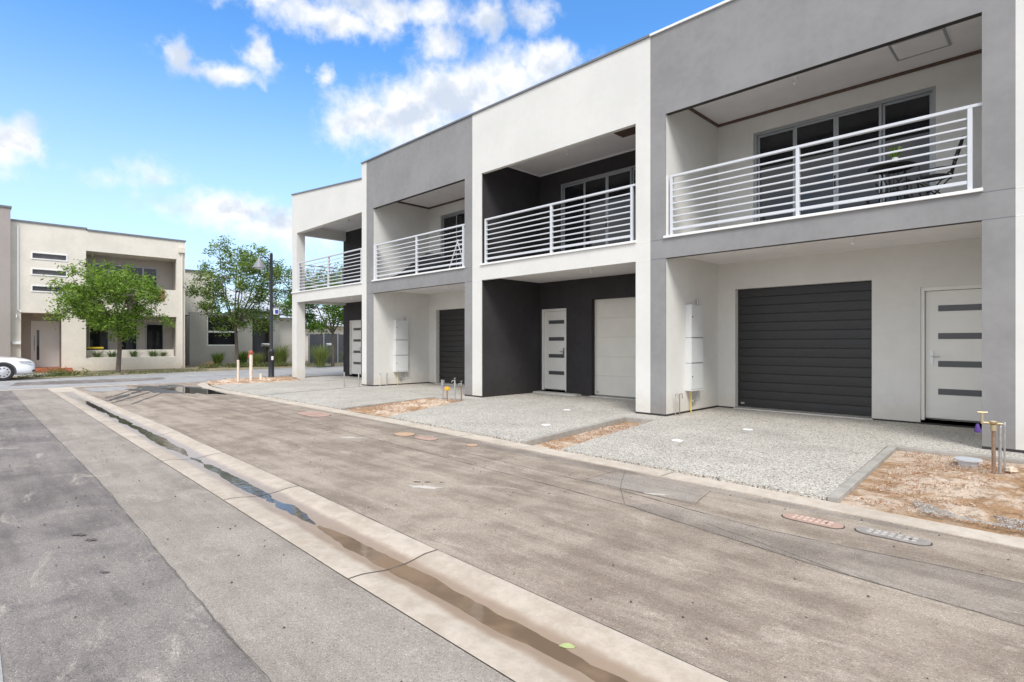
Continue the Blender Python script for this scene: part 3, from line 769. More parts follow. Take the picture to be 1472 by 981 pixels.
townhouse('th','white fronted townhouse with black recess, its pale garage door and white front door both seen',B2,B3,.34,.31,dict(LIGHT,gx=-8.33,win=-9.34,door=(-9.99,-9.13,'l'),hole=-6.88,step=True))
townhouse('th','nearest grey fronted townhouse with table on the balcony above a black garage door',B3,B4,.31,.31,dict(DARK,gx=-4.75,win=-4.39,door=(-1.71,-.77,'r'),access=-1.90,palecap=True))
townhouse('th','white edge of townhouse cut off by the right border of the photo',B4,B5,.34,.31,dict(LIGHT,gx=1.6,win=.6,door=(-.06,.80,'l'),palecap=True))

# ------------------------------------------------------------------ small things by the row
def standpipe(name,label,x,y,h,mat,head='tap',z0=.02,group=None,lean=(0,0),r=.014,headmat=None):
    root=thing(name,label,'pipe',(x,y,z0),group); top=(x+lean[0],y+lean[1],z0+h)
    g=MB(); g.tube([(x,y,z0-.08),top],r,10); obj('pipe',g,mat,root,smooth=True)
    hm=headmat or M_steel; g=MB(); tx,ty,tz=top
    if head=='tap':
        g.tube([(tx,ty,tz-.01),(tx,ty,tz+.035)],.017,10); g.tube([(tx,ty,tz+.02),(tx-.05,ty-.03,tz+.02),(tx-.062,ty-.038,tz-.02)],.010,8)
        obj('tap_body',g,hm,root,smooth=True)
        g=MB(); g.tube([(tx,ty,tz+.035),(tx,ty,tz+.075)],.006,8); g.tube([(tx-.028,ty,tz+.075),(tx+.028,ty,tz+.075)],.007,8); g.tube([(tx,ty-.028,tz+.075),(tx,ty+.028,tz+.075)],.007,8)
        obj('tap_handle',g,hm,root,smooth=True)
    elif head=='hook':
        g.tube([(tx,ty,tz-.01),(tx,ty,tz+.03),(tx+.05,ty-.0,tz+.035),(tx+.055,ty,tz-.05)],.008,8); obj('pipe_hook',g,hm,root,smooth=True)
    elif head=='cap':
        g.lathe((tx,ty,tz-.02),[(r*1.35,0),(r*1.35,.04),(r*.9,.05)],12); obj('pipe_cap',g,hm,root,smooth=True)
    elif head=='tag':
        g.box(tx-.055,tx+.055,ty-.035,ty+.035,tz-.05,tz+.03); obj('marker_cap',g,M_orange,root,bevel=.015)
    elif head=='meter':
        g.box(tx-.04,tx+.04,ty-.025,ty+.025,tz-.06,tz+.11); obj('bracket',g,hm,root,bevel=.006)
        g=MB(); g.tube([(tx-.05,ty,tz-.11),(tx+.06,ty,tz-.11)],.013,8); g.tube([(tx,ty,tz-.14),(tx,ty,tz-.07)],.02,8); obj('coupling',g,hm,root,smooth=True)
    return root
GP='standpipes rising from the middle soil strip'
standpipe('standpipe','grey standpipe with square bracket on top, leftmost of the four in the middle soil strip',-10.33,8.05,.36,M_galv,'meter',group=GP)
standpipe('standpipe','pipe with bright orange marker cap in the middle soil strip',-9.83,7.78,.32,M_copper,'tag',group=GP)
standpipe('standpipe','tallest tap standpipe just right of the orange marker cap',-9.80,7.98,.46,M_galv,'tap',group=GP,lean=(-.03,.02),r=.02)
standpipe('standpipe','slim tap standpipe rightmost in the middle soil strip near the grey pillar',-9.84,8.20,.38,M_copper,'tap',group=GP)
GQ='pipes in the edging by the corner townhouse'
standpipe('standpipe','left of two bare metal pipes at the garden edging before the corner townhouse',-15.36,8.25,.43,M_galv,'cap',group=GQ,r=.02)
standpipe('standpipe','right of two bare metal pipes at the garden edging before the corner townhouse',-15.16,8.62,.40,M_galv,'cap',group=GQ,r=.02)
GW='water pipes beside white recess walls'
standpipe('water_pipe','pale hooked pipe against white wall beside nearest meter box',-5.04,9.22,.36,M_galv,'hook',z0=.03,group=GW,r=.006)
standpipe('water_pipe','dark hooked copper pipe beside the nearest meter box',-5.02,9.34,.36,M_copper,'hook',z0=.03,group=GW,r=.009,headmat=M_copper)
standpipe('water_pipe','pale capped pipe by the far white recess wall, left one of the pair',-14.88,9.18,.36,M_peach,'hook',z0=.03,group=GW,r=.008)
standpipe('water_pipe','dark capped pipe by the far white recess wall, right one of the pair',-14.88,9.42,.36,M_galv,'hook',z0=.03,group=GW,r=.012)
# tap in the near soil bed
root=thing('garden_tap','copper garden tap with purple handle standing in the near soil bed','tap',(-.545,7.49,.02))
g=MB(); g.tube([(-.545,7.49,-.05),(-.545,7.49,.47)],.017,12); obj('riser_pipe',g,M_copper,root,smooth=True)
g=MB(); g.tube([(-.545,7.49,.45),(-.545,7.49,.51)],.027,12); g.tube([(-.48,7.53,.52),(-.63,7.44,.53)],.014,10); g.lathe((-.55,7.485,.53),[(.035,0),(.04,.012),(.03,.022)],14)
obj('tap_body',g,M_brass,root,smooth=True)
g=MB(); g.tube([(-.63,7.44,.52),(-.63,7.44,.63)],.013,10); g.tube([(-.67,7.42,.635),(-.59,7.46,.635)],.009,8); obj('tap_handle',g,M_brass,root,smooth=True)
g=MB(); g.lathe((-.665,7.42,.43),[(.026,0),(.028,.02),(.018,.06),(.012,.085)],12); obj('outlet_guard',g,M_purple,root,smooth=True)
standpipe('water_pipe','thin galvanised pipe standing right behind the copper garden tap',-.50,7.56,.47,M_galv,'cap',group='pipes in near soil bed',r=.014)
standpipe('water_pipe','thinnest grey pipe behind the copper garden tap, nearest the white pillar',-.475,7.72,.47,M_galv,'cap',group='pipes in near soil bed',r=.009)
g=MB(); g.lathe((-.78,7.80,.0),[(.085,0),(.09,.03),(.10,.065),(.125,.07),(.125,.085),(.11,.088)],22)
t=obj('plastic_pipe_cap',g,M_rail,loc=(-.78,7.80,0),smooth=True); tag(t,'pale round plastic pipe end in the near soil bed beside the tap','pipe')
g=MB(); g.lathe((-.42,7.62,.02),[(.03,0),(.06,.02),(.05,.05),(.02,.065)],8)
tag(obj('stone',g,M_stone,loc=(-.42,7.62,.02)),'pale lump of stone lying right of the garden tap','stone')
# white caps in gravel
for x,y,l in((-3.73,6.88,'white round drain cap in the near gravel, closer to the road'),(-3.45,8.51,'white round drain cap in the near gravel, closer to the black garage'),
             (-5.94,6.71,'white round drain cap in the gravel before the pale garage, closer to the road'),(-6.98,8.51,'white round drain cap in the gravel before the pale garage, closer to the building')):
    g=MB(); g.lathe((x,y,.03),[(.075,0),(.075,.007),(.068,.010)],24)
    g.box(x-.03,x+.03,y-.004,y+.004,.0395,.042); tag(obj('drain_cap',g,M_cap,loc=(x,y,.03)),l,'drain cap','round drain caps in the gravel')
# access covers in the road
def stadium(L,W,n=10):
    P=[]
    for k in range(n+1): a=-math.pi/2+math.pi*k/n; P.append((L/2-W/2+W/2*math.cos(a),W/2*math.sin(a)))
    for k in range(n+1): a=math.pi/2+math.pi*k/n; P.append((-L/2+W/2+W/2*math.cos(a),W/2*math.sin(a)))
    return P
def cover(x,y,L,W,rot,mat,label,marks=True,lug=None):
    root=thing('access_cover',label,'pit cover',(x,y,0),'service covers set in the asphalt'); c,s=math.cos(rot),math.sin(rot)
    T=lambda P:[(x+p[0]*c-p[1]*s,y+p[0]*s+p[1]*c) for p in P]
    g=MB(); g.prism(T(stadium(L+.018,W+.018)),-.01,.003); obj('cover_frame',g,M_gap,root)
    g=MB(); g.prism(T(stadium(L,W)),.0,.009); lid=obj('lid',g,mat,root,bevel=.002)
    if marks:
        g=MB(); nx=7
        for i in range(nx):
            for j in range(2):
                cx_=-L/2+W*.45+(L-W*.9)*(i+.5)/nx; cy_=(-.5+j)*W*.38
                w,h=(L-W*.9)/nx*.30,W*.13
                g.prism(T([(cx_-w,cy_-h),(cx_+w,cy_-h),(cx_+w,cy_+h),(cx_-w,cy_+h)]),.009,.0125)
        obj('lid_lugs',g,lug,lid,bevel=.001)
        g=MB(); hx,hy=T([(L/2-W*.75,0)])[0]; g.lathe((hx,hy,.009),[(.012,0),(.012,.0015)],10); obj('key_hole',g,M_dark,lid)
M_lidp=concrete('lid_pink',(.34,.22,.17),(.43,.30,.25)); M_lidg=concrete('lid_grey',(.24,.22,.20),(.33,.30,.28)); M_lugp=concrete('lug_pink',(.50,.36,.30),(.58,.45,.38)); M_lugg=concrete('lug_grey',(.40,.37,.34),(.48,.45,.42)); M_lido=concrete('lid_orange',(.40,.26,.165),(.50,.35,.24))
cover(-1.37,4.57,.42,.15,-.02,M_lidp,'pinkish long pit cover with raised lugs in the near asphalt',lug=M_lugp)
cover(-.87,4.60,.44,.15,-.02,M_lidg,'grey long pit cover with dark rim in the near asphalt, rightmost cover',lug=M_lugg)
cover(-6.92,4.68,.34,.26,-.02,M_lido,'small orange pit cover in the asphalt, left one of the middle pair',False)
cover(-6.42,4.70,.42,.20,-.02,M_lidp,'faded pink pit cover, right one of the middle pair in the asphalt',False)
cover(-5.54,4.80,.17,.15,-.02,M_lido,'smallest orange pit cover, alone between middle pair and near covers',False)
cover(-10.1,4.80,.9,.40,-.02,M_lidp,'large faded pink pit cover in the far part of the lane near the kerb',False)
# fallen leaf in the dish
g=MB(); n=8; L=.042
P=[(-L,0,0)]+[(-L+2*L*i/n,.014*math.sin(math.pi*i/n)**.8,.012*math.sin(math.pi*i/n)) for i in range(1,n)]+[(L,0,.014)]+[(-L+2*L*i/n,-.014*math.sin(math.pi*i/n)**.8,.003) for i in range(n-1,0,-1)]
lx,ly=-1.585,1.935
a=.55
g.v=[(lx+p[0]*math.cos(a)-p[1]*math.sin(a),ly+p[0]*math.sin(a)+p[1]*math.cos(a),-.0165+p[2]) for p in P]
g.f=[(0,1,15),(8,9,7)]+[(i,i+1,16-i-1,16-i) for i in range(1,7)]
tag(obj('fallen_leaf',g,M_fallen,loc=(lx,ly,-.01)),'single pale green leaf lying in the brown gutter water','leaf')

# ------------------------------------------------------------------ balcony furniture
FZ=3.222
def bistro_table(x,y):
    root=thing('bistro_table','round black metal table on the nearest balcony with small plant on it','table',(x,y,FZ))
    g=MB(); g.lathe((x,y,FZ+.71),[(.28,-.012),(.30,0),(.30,.014),(.28,.02)],28); obj('table_top',g,M_iron,root,smooth=True)
    for k in range(3):
        a=k*2.094+.4; g=MB(); g.tube([(x+.24*math.cos(a),y+.24*math.sin(a),FZ),(x+.12*math.cos(a),y+.12*math.sin(a),FZ+.25),(x+.07*math.cos(a),y+.07*math.sin(a),FZ+.45),(x+.2*math.cos(a),y+.2*math.sin(a),FZ+.70)],.010,8)
        obj('leg',g,M_iron,root,smooth=True)
    g=MB(); pts=[(x+.09*math.cos(t*.524),y+.09*math.sin(t*.524),FZ+.36) for t in range(13)]; g.tube(pts,.006,6); obj('leg_ring',g,M_iron,root,smooth=True)
def bistro_chair(x,y,rot,label):
    root=thing('bistro_chair',label,'chair',(0,0,0),'black metal balcony chairs')
    # local frame: seat centred on origin, back at +x
    g=MB(); P=[(.2*math.cos(a*.35)*(1.0),.2*math.sin(a*.35)) for a in range(18)]
    g.prism(P,.44,.455); obj('seat',g,M_iron,root)
    b=None
    g=MB(); g.tube([(.20,-.17,.44),(.25,-.17,.66),(.31,-.15,.86),(.33,-.08,.93),(.34,0,.95),(.33,.08,.93),(.31,.15,.86),(.25,.17,.66),(.20,.17,.44)],.011,8)
    for yy in(-.06,0,.06): g.tube([(.21,yy,.46),(.27,yy,.68),(.325,yy*.8,.92)],.006,6)
    g.tube([(.245,-.16,.62),(.255,0,.66),(.245,.16,.62)],.007,6); g.tube([(.295,-.15,.80),(.30,0,.76),(.295,.15,.80)],.007,6)
    for zz,xx in((.71,.275),(.56,.235)):
        pts=[(xx,.05*math.cos(t*.785),zz+.05*math.sin(t*.785)) for t in range(9)]; g.tube(pts,.006,6)
    obj('backrest',g,M_iron,root,smooth=True)
    for s in(-1,1):
        g=MB(); g.tube([(-.20,.19*s,0),(.0,.185*s,.24),(.19,.18*s,.46)],.010,8); obj('leg',g,M_iron,root,smooth=True)
        g=MB(); g.tube([(.27,.165*s,0),(.05,.165*s,.22),(-.17,.165*s,.45)],.010,8); obj('leg',g,M_iron,root,smooth=True)
        g=MB(); g.tube([(.24,.175*s,.62),(.05,.21*s,.64),(-.14,.21*s,.62),(-.15,.19*s,.47)],.008,8); obj('armrest',g,M_iron,root,smooth=True)
    root.location=(x,y,FZ); root.rotation_euler=(0,0,rot); return root
bistro_table(-1.86,9.80)
bistro_chair(-1.36,9.74,.1,'black metal bistro chair with scrolled back, right of the round table')
bistro_chair(-1.95,10.35,1.7,'black metal bistro chair standing behind the round table')
g=MB(); g.lathe((-1.80,9.72,FZ+.73),[(.03,0),(.04,.05),(.042,.10)],12)
rp=thing('potted_plant','small green plant in pale pot on the balcony table','plant',(-1.80,9.72,FZ+.73)); obj('pot',g,M_cap,rp,smooth=True)
g=MB(); rnd=random.Random(4)
for k in range(40):
    a=rnd.uniform(0,6.3); d=rnd.uniform(.02,.10); h=rnd.uniform(.06,.16); z=FZ+.82; x,y=-1.80,9.72
    g.v+=[(x-.006,y,z),(x+.006,y,z),(x+d*math.cos(a)+.02,y+d*math.sin(a),z+h),(x+d*math.cos(a)-.01,y+d*math.sin(a)+.015,z+h*1.1)]; n=len(g.v); g.f.append((n-4,n-3,n-2,n-1))
obj('foliage',g,M_leafb,rp)
# covered lounger on the far balcony
root=thing('covered_lounger','low sloping sun lounger under black cover on the far grey balcony','lounger',(-13.6,9.6,FZ))
g=MB()
st=[(-14.75,.16,.22),(-14.2,.20,.30),(-13.7,.36,.34),(-13.2,.56,.36),(-12.75,.66,.34),(-12.55,.52,.28),(-12.45,.34,.24)]
for x,zt_,hw in st:
    zt_=zt_; b=len(g.v)
    for yy,zz in((9.62-hw,.03),(9.62-hw,zt_*.75),(9.62-hw*.7,zt_),(9.62+hw*.7,zt_*1.02),(9.62+hw,zt_*.75),(9.62+hw,.03)):
        g.v.append((x+.02*noise.noise(Vector((x*4,yy*4,zz*4))),yy,FZ+zz+.012*noise.noise(Vector((x*7,yy*7,1)))))
for i in range(len(st)-1):
    for k in range(6): a=i*6+k; c=i*6+(k+1)%6; g.f.append((a,c,c+6,a+6))
g.f.append(tuple(range(5,-1,-1))); g.f.append(tuple((len(st)-1)*6+k for k in range(6)))
obj('cover',g,M_bbq,root,smooth=True)
for xx in(-14.5,-13.2):
    for yy in(9.45,9.8): g=MB(); g.tube([(xx,yy,FZ),(xx,yy,FZ+.06)],.02,8); obj('leg',g,M_iron,root)
root=thing('folding_stand','white folding stand leaning by the sliding door on the far grey balcony','stand',(-12.0,9.5,FZ))
for s in(-1,1):
    g=MB(); g.tube([(-11.75,9.5+.17*s,FZ),(-11.35,9.5+.15*s,FZ+.85)],.014,8); obj('leg',g,M_cap,root,smooth=True)
    g=MB(); g.tube([(-11.0,9.5+.17*s,FZ),(-11.38,9.5+.15*s,FZ+.80)],.014,8); obj('leg',g,M_cap,root,smooth=True)
for z,x in((.25,-11.63),(.5,-11.51),(.75,-11.4)): obj('tread',MB().box(x-.03,x+.05,9.36,9.64,FZ+z-.01,FZ+z+.01),M_cap,root)

# ------------------------------------------------------------------ street lamp and stakes
root=thing('street_lamp','black street lamp with conical shade and stout base at the corner kerb','street lamp',(-21.3,8.45,.02))
X,Y=-21.3,8.45
g=MB(); g.lathe((X,Y,0),[(.12,0),(.12,.03),(.105,.05),(.105,.95),(.12,.97),(.12,1.05),(.075,1.10),(.062,1.14),(.055,4.68),(.06,4.70),(.03,4.76)],18); obj('pole',g,M_poleblack,root,smooth=True)
g=MB(); g.tube([(X,Y,4.45),(X,Y-.16,4.56),(X,Y-.30,4.58),(X,Y-.42,4.52)],.022,8); g.tube([(X,Y,4.25),(X,Y-.14,4.45),(X,Y-.30,4.59)],.014,8); obj('arm',g,M_poleblack,root,smooth=True)
g=MB(); g.lathe((X,Y-.44,4.14),[(.25,-.0),(.255,.015),(.21,.08),(.09,.28),(.065,.31),(.06,.37),(.03,.40)],24); sh=obj('lamp_shade',g,M_shade,root,smooth=True)
g=MB(); g.lathe((X,Y-.44,4.10),[(.06,0),(.16,.03),(.18,.045)],20); obj('lens',g,M_lamp,sh,smooth=True)
g=MB(); g.box(X+.105,X+.112,Y-.045,Y+.035,.72,.86); obj('sticker',g,M_cap,root)
g=MB(); g.box(X+.0,X+.02,Y+.07,Y+.27,2.44,2.66); sg=obj('sign_plate',g,M_cap,root); g=MB(); g.box(X+.021,X+.026,Y+.13,Y+.25,2.47,2.62); obj('sign_symbol',g,M_sign,sg)
def stake(name,label,x,y,h,r,mat,head=False):
    root=thing(name,label,'post',(x,y,.02),'peach coloured posts in the corner soil')
    g=MB(); g.tube([(x,y,-.05),(x+.01,y,h)],r,12); obj('shaft',g,mat,root,smooth=True)
    if head:
        g=MB(); g.lathe((x+.01,y,h-.03),[(r*1.3,0),(r*1.5,.05),(r*1.2,.10),(r*.6,.13)],12); g.tube([(x-.0,y,h-.1),(x-.10,y-.02,h-.02),(x-.10,y-.04,h-.16)],.03,8); obj('valve',g,M_rust,root,smooth=True)
    else:
        g=MB(); g.lathe((x+.01,y,h),[(r*1.1,0),(r*1.1,.02),(r*.7,.03)],12); obj('end_cap',g,mat,root,smooth=True)
stake('marker_post','shorter plain peach coloured post in the corner soil',-19.42,6.62,.76,.038,M_peach)
stake('marker_post','taller peach post with rusty red valve head in the corner soil',-19.75,7.15,1.0,.055,M_peach,True)
stake('marker_post','knee-high stub post leaning beside the valve post',-19.6,7.42,.27,.05,M_peach)

# ------------------------------------------------------------------ vegetation
def leaf(g,p,size,rnd,up=.35):
    d=Vector((rnd.gauss(0,1),rnd.gauss(0,1),rnd.gauss(0,1)*.6-.1)).normalized()
    n=Vector((rnd.gauss(0,1),rnd.gauss(0,1),rnd.gauss(0,1)+up*3)).normalized(); s=d.cross(n)
    if s.length<.05: return
    s.normalize(); L=size*rnd.uniform(.6,1.25); w=L*.42
    b=len(g.v); q=p+d*L
    m=p+d*L*.5-n*L*.08
    g.v+=[tuple(p),tuple(m+s*w*.5),tuple(q),tuple(m-s*w*.5)]; g.f.append((b,b+1,b+2,b+3))
def tree(name,label,base,H,trunk_h,crown,rx,ry,rz,nclump,per,lsize,lmat,seed,tr=.10,lean=(0,0),group='street trees across the road',stems=5,clr=.42):
    rnd=random.Random(seed); root=thing(name,label,'tree',base,group)
    bx,by,bz=base; C=Vector((crown[0],crown[1],crown[2]))
    top=Vector((bx+lean[0],by+lean[1],bz+trunk_h))
    T=MB(); T.tube([(bx,by,bz-.1),(bx,by,bz+.05),(lerp(bx,top.x,.5)+.04,lerp(by,top.y,.5),bz+trunk_h*.5),tuple(top)],[tr*1.35,tr*1.05,tr*.85,tr*.75],10)
    nodes=[]; limbs=[]
    for k in range(stems):
        a=2*math.pi*k/stems+rnd.uniform(-.4,.4); rr=rnd.uniform(.35,.75) if k else .1
        end=C+Vector((rx*rr*math.cos(a),ry*rr*math.sin(a),rz*rnd.uniform(.2,.75)))
        mid=top.lerp(end,.45)+Vector((math.cos(a)*rx*.12,math.sin(a)*ry*.12,-.1*rz+rnd.uniform(-.1,.1)))
        P=[]; 
        for t in(0,.2,.4,.6,.8,1): P.append(top*(1-t)**2+mid*2*t*(1-t)+end*t*t+Vector((rnd.uniform(-.05,.05),rnd.uniform(-.05,.05),0))*(1 if 0<t<1 else 0))
        T.tube(P,[tr*.55*(1-.82*t) for t in(0,.2,.4,.6,.8,1)],7); nodes+=P[1:]
    L=MB(); cl=[]
    tries=0
    while len(cl)<nclump and tries<nclump*30:
        tries+=1
        u=Vector((rnd.gauss(0,1),rnd.gauss(0,1),rnd.gauss(0,1))).normalized(); r_=rnd.uniform(.25,1)**.45
        # uneven outline
        k=1+.38*noise.noise(u*1.9+Vector((seed,0,0)))+.22*noise.noise(u*4.3+Vector((0,seed,0)))
        p=C+Vector((u.x*rx,u.y*ry,u.z*rz))*r_*k
        if noise.noise(p*.75+Vector((seed*3,0,0)))<-.22 and rnd.random()<.8: continue
        if p.z<bz+trunk_h*.72: continue
        cl.append(p)
    for p in cl:
        nd=min(nodes,key=lambda q:(q-p).length+(0 if q.z<p.z+.1 else .6))
        if (nd-p).length>.15:
            mid=nd.lerp(p,.5)+Vector((rnd.uniform(-.08,.08),rnd.uniform(-.08,.08),-.05))
            T.tube([nd,mid,p],[.022,.014,.006],4,cap=False)
            if rnd.random()<.5: nodes.append(mid)
        R0=clr*rnd.uniform(.55,1.2); q=int(per*rnd.uniform(.5,1.3)*(R0/clr)**1.5)
        for _ in range(q):
            v=Vector((rnd.gauss(0,.5),rnd.gauss(0,.5),rnd.gauss(0,.38)))*R0
            leaf(L,p+v,lsize,rnd)
    obj('trunk',T,M_bark,root,smooth=True); obj('crown',L,lmat,root)
    return root
tree('street_tree','bright green young tree standing before the cream two storey house',(-30.0,5.15,.02),5.3,1.9,(-30.0,4.9,3.3),2.0,2.0,1.6,185,145,.14,M_leafb,11,tr=.10,lean=(-.05,.10),stems=7,clr=.37)
tree('street_tree','tall olive green tree with open upright crown behind the street lamp',(-33.3,11.3,.02),7.5,2.3,(-33.2,11.6,4.5),2.3,2.75,2.8,205,120,.15,M_leafo,14,tr=.11,lean=(.05,-.1),stems=8,clr=.38)
tree('street_tree','round green tree seen through the open carport of the corner townhouse',(-30.2,15.5,.02),5.0,1.9,(-30.2,15.2,3.9),2.1,2.2,1.9,140,130,.17,M_leafg,23,tr=.10,stems=5,clr=.45)
def blades(name,label,x,y,n,h,spread,mat,cat,seed,w=.012,group=None,arch=1.,z0=.03):
    rnd=random.Random(seed); g=MB()
    for _ in range(n):
        a=rnd.uniform(0,6.283); r0=rnd.uniform(0,.25)*spread; hh=h*rnd.uniform(.55,1.1); rr=spread*rnd.uniform(.2,1.1)*arch
        bx_,by_=x+r0*math.cos(a),y+r0*math.sin(a); s=(-math.sin(a)*w,math.cos(a)*w); P=[]
        for t in(0,.4,.75,1):
            zz=z0+hh*(t*1.25-.45*t*t*arch*.8); d=rr*t**1.6; ww=(1-t*.92)
            P.append((bx_+d*math.cos(a),by_+d*math.sin(a),zz,ww))
        b=len(g.v)
        for p in P: g.v+=[(p[0]-s[0]*p[3],p[1]-s[1]*p[3],p[2]),(p[0]+s[0]*p[3],p[1]+s[1]*p[3],p[2])]
        for i in range(3): g.f.append((b+2*i,b+2*i+1,b+2*i+3,b+2*i+2))
    return tag(obj(name,g,mat,loc=(x,y,z0)),label,cat,group)
GT='grass tussocks in the garden across the road'
blades('grass_tussock','large arching yellow green tussock just right of the lamp pole',-32.3,13.35,900,1.35,.85,M_grassy,'grass',1,.009,GT)
blades('grass_tussock','small olive tussock left of the lamp pole base',-32.6,12.15,500,.9,.6,M_grassy,'grass',2,.009,GT)
blades('grass_tussock','big pale tipped tussock seen under the carport beside the tree trunk',-29.6,14.45,900,1.35,.85,M_grassy,'grass',3,.009,GT)
blades('grass_tussock','small green tussock right of the tree trunk under the carport',-30.2,16.4,480,.95,.6,M_grassy,'grass',4,.009,GT)
blades('grass_tussock','dark tussock under the low window of the grey house, left one',-35.3,10.9,240,.9,.55,M_leafo,'grass',5,.03,GT)
blades('grass_tussock','dark tussock under the low window of the grey house, right one',-35.3,12.3,260,.95,.6,M_leafo,'grass',6,.03,GT)
blades('grass_tussock','yellowish low tussock before the dark entry of the grey house',-33.5,13.7,500,.7,.55,M_grassy,'grass',7,.009,GT)
# low ground cover (uncountable)
def cover_plants(name,label,pts,n,h,mat,seed,size=.09,rad=.5):
    rnd=random.Random(seed); g=MB()
    for _ in range(n):
        c=rnd.choice(pts); a=rnd.uniform(0,6.3); r_=rad*math.sqrt(rnd.random())
        p=Vector((c[0]+r_*math.cos(a),c[1]+r_*math.sin(a)*1.2,.03+h*rnd.random()*(1-.6*(r_/rad)**2)))
        if noise.noise(p*2.2)<-.15: continue
        leaf(g,p,size,rnd,.1)
    return tag(obj(name,g,mat),label,'ground cover',None,'stuff')
line=lambda a,b,n:[(lerp(a[0],b[0],i/(n-1)),lerp(a[1],b[1],i/(n-1))) for i in range(n)]
cover_plants('ground_cover','low grey green plants along the garden front of the grey house',line((-32.6,9.4),(-31.4,14.4),12),5200,.28,M_low,1)
cover_plants('verge_weeds','ragged weeds on the verge before the cream house',line((-28.3,2.6),(-29.6,8.6),16)+line((-28.6,2.2),(-29.3,3.4),8),2600,.10,M_low,2,.08,.45)
cover_plants('verge_weeds','tall weeds with grey leaves beside the parked car',line((-28.9,2.6),(-29.6,3.6),4),1500,.34,M_low,4,.08,.4)
cover_plants('orange_flowers','orange and yellow flowers among the verge weeds near the terracotta step',[(-29.2,3.3),(-29.4,3.6),(-32.4,9.6)],160,.42,M_flower,3,.07,.3)
cover_plants('corner_weeds','thin weeds around the lamp pole at the corner',[(-21.3,8.9),(-21.6,8.2),(-22.0,9.4),(-21.2,7.0)],600,.08,M_low,6,.05,.4)

# ------------------------------------------------------------------ cream two-storey house across the street (faces +X)
HX=-33.4
root=thing('cream_house','cream two storey house with three slot windows and planter wall across the street','house',(HX,5.2,0))
def wallx(g,x0,x1,ya,yb,z0,z1,ops):
    ops=sorted(ops); cur=ya
    for(a,b,za,zb) in ops:
        if a>cur: g.box(x0,x1,cur,a,z0,z1)
        if za>z0: g.box(x0,x1,a,b,z0,za)
        if zb<z1: g.box(x0,x1,a,b,zb,z1)
        cur=b
    if cur<yb: g.box(x0,x1,cur,yb,z0,z1)
g=MB()
# left bay
ys=[1.76,2.05,3.99,4.47,8.3,8.70]
g.box(HX-.2,HX,1.76,2.11,.03,6.82); g.box(HX-.2,HX,3.55,4.46,.03,2.74)
wl=MB()
def slab(ya,yb,z0,z1,ops=[]):
    ops=sorted(ops,key=lambda o:o[2]); cur=z0
    for(a,b,za,zb) in ops:
        g.box(HX-.2,HX,ya,yb,cur,za); g.box(HX-.2,HX,ya,a,za,zb); g.box(HX-.2,HX,b,yb,za,zb); cur=zb
    g.box(HX-.2,HX,ya,yb,cur,z1)
slots=[(2.45,3.76,5.19,5.52),(2.45,3.76,4.46,4.78),(2.45,3.76,3.70,4.01)]
slab(2.11,4.46,2.74,6.82,slots)
# right bay
slab(4.46,8.70,5.80,6.76); g.box(HX-.2,HX,8.30,8.70,.03,5.80); g.box(HX-.2,HX,4.46,8.30,2.74,4.15)
g.box(HX-.2,HX,4.46,8.30,.03,.62)
obj('wall',g,M_cream,root)
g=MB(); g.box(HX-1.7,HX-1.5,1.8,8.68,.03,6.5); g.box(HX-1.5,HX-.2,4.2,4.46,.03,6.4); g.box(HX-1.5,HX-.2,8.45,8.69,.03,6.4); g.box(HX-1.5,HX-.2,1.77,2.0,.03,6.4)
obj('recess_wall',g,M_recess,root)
g=MB(); g.box(HX-10,HX-1.7,1.77,8.69,.03,6.7); obj('rear_block',g,M_cream,root)
g=MB(); g.box(HX-1.5,HX-.2,2.0,8.45,2.74,2.84); g.box(HX-1.5,HX-.2,4.46,8.45,5.8,5.9); obj('soffit',g,M_cream,root)
g=MB(); g.box(HX-.35,HX+.05,1.72,4.5,6.82,6.90); g.box(HX-.35,HX+.05,4.5,8.74,6.76,6.84); obj('roof_capping',g,M_roofcap,root)
for (a,b,za,zb) in slots:
    f=MB(); f.box(HX-.12,HX+.03,a,a+.05,za,zb); f.box(HX-.12,HX+.03,b-.05,b,za,zb); f.box(HX-.12,HX+.03,a+.05,b-.05,za,za+.05); f.box(HX-.12,HX+.03,a+.05,b-.05,zb-.05,zb); w=obj('window',f,M_cap,root)
    f=MB(); f.box(HX-.08,HX-.06,a+.05,b-.05,za+.05,zb-.05); obj('pane',f,M_glass2,w)
# entry door
f=MB(); f.box(HX-1.5,HX-1.44,2.55,3.62,.20,2.42); d=obj('front_door',f,M_door,root,bevel=.01)
f=MB(); f.box(HX-1.44,HX-1.435,2.76,2.86,.55,1.98); obj('door_glass',f,M_glass,d)
f=MB(); f.tube([(HX-1.40,2.68,1.0),(HX-1.40,2.68,1.7)],.012,8); obj('handle',f,M_steel,d)
f=MB(); f.box(HX-1.5,HX+.35,2.14,3.9,.03,.20); f.box(HX+.35,HX+.65,2.3,3.9,.03,.12); obj('step',f,M_terra,root,bevel=.01)
f=MB(); f.box(HX-.06,HX+.16,1.80,2.10,1.30,1.42); obj('letter_slot',f,M_cap,root,bevel=.01)
f=MB(); f.tube([(HX+.04,2.0,6.6),(HX+.04,2.0,2.85),(HX+.04,2.1,2.75)],.035,8); obj('downpipe',f,M_cap,root,smooth=True)
f=MB(); f.tube([(HX+.04,8.55,6.2),(HX+.04,8.55,.1)],.045,8); f.box(HX,HX+.16,8.38,8.68,6.15,6.42); obj('downpipe',f,M_cream,root)
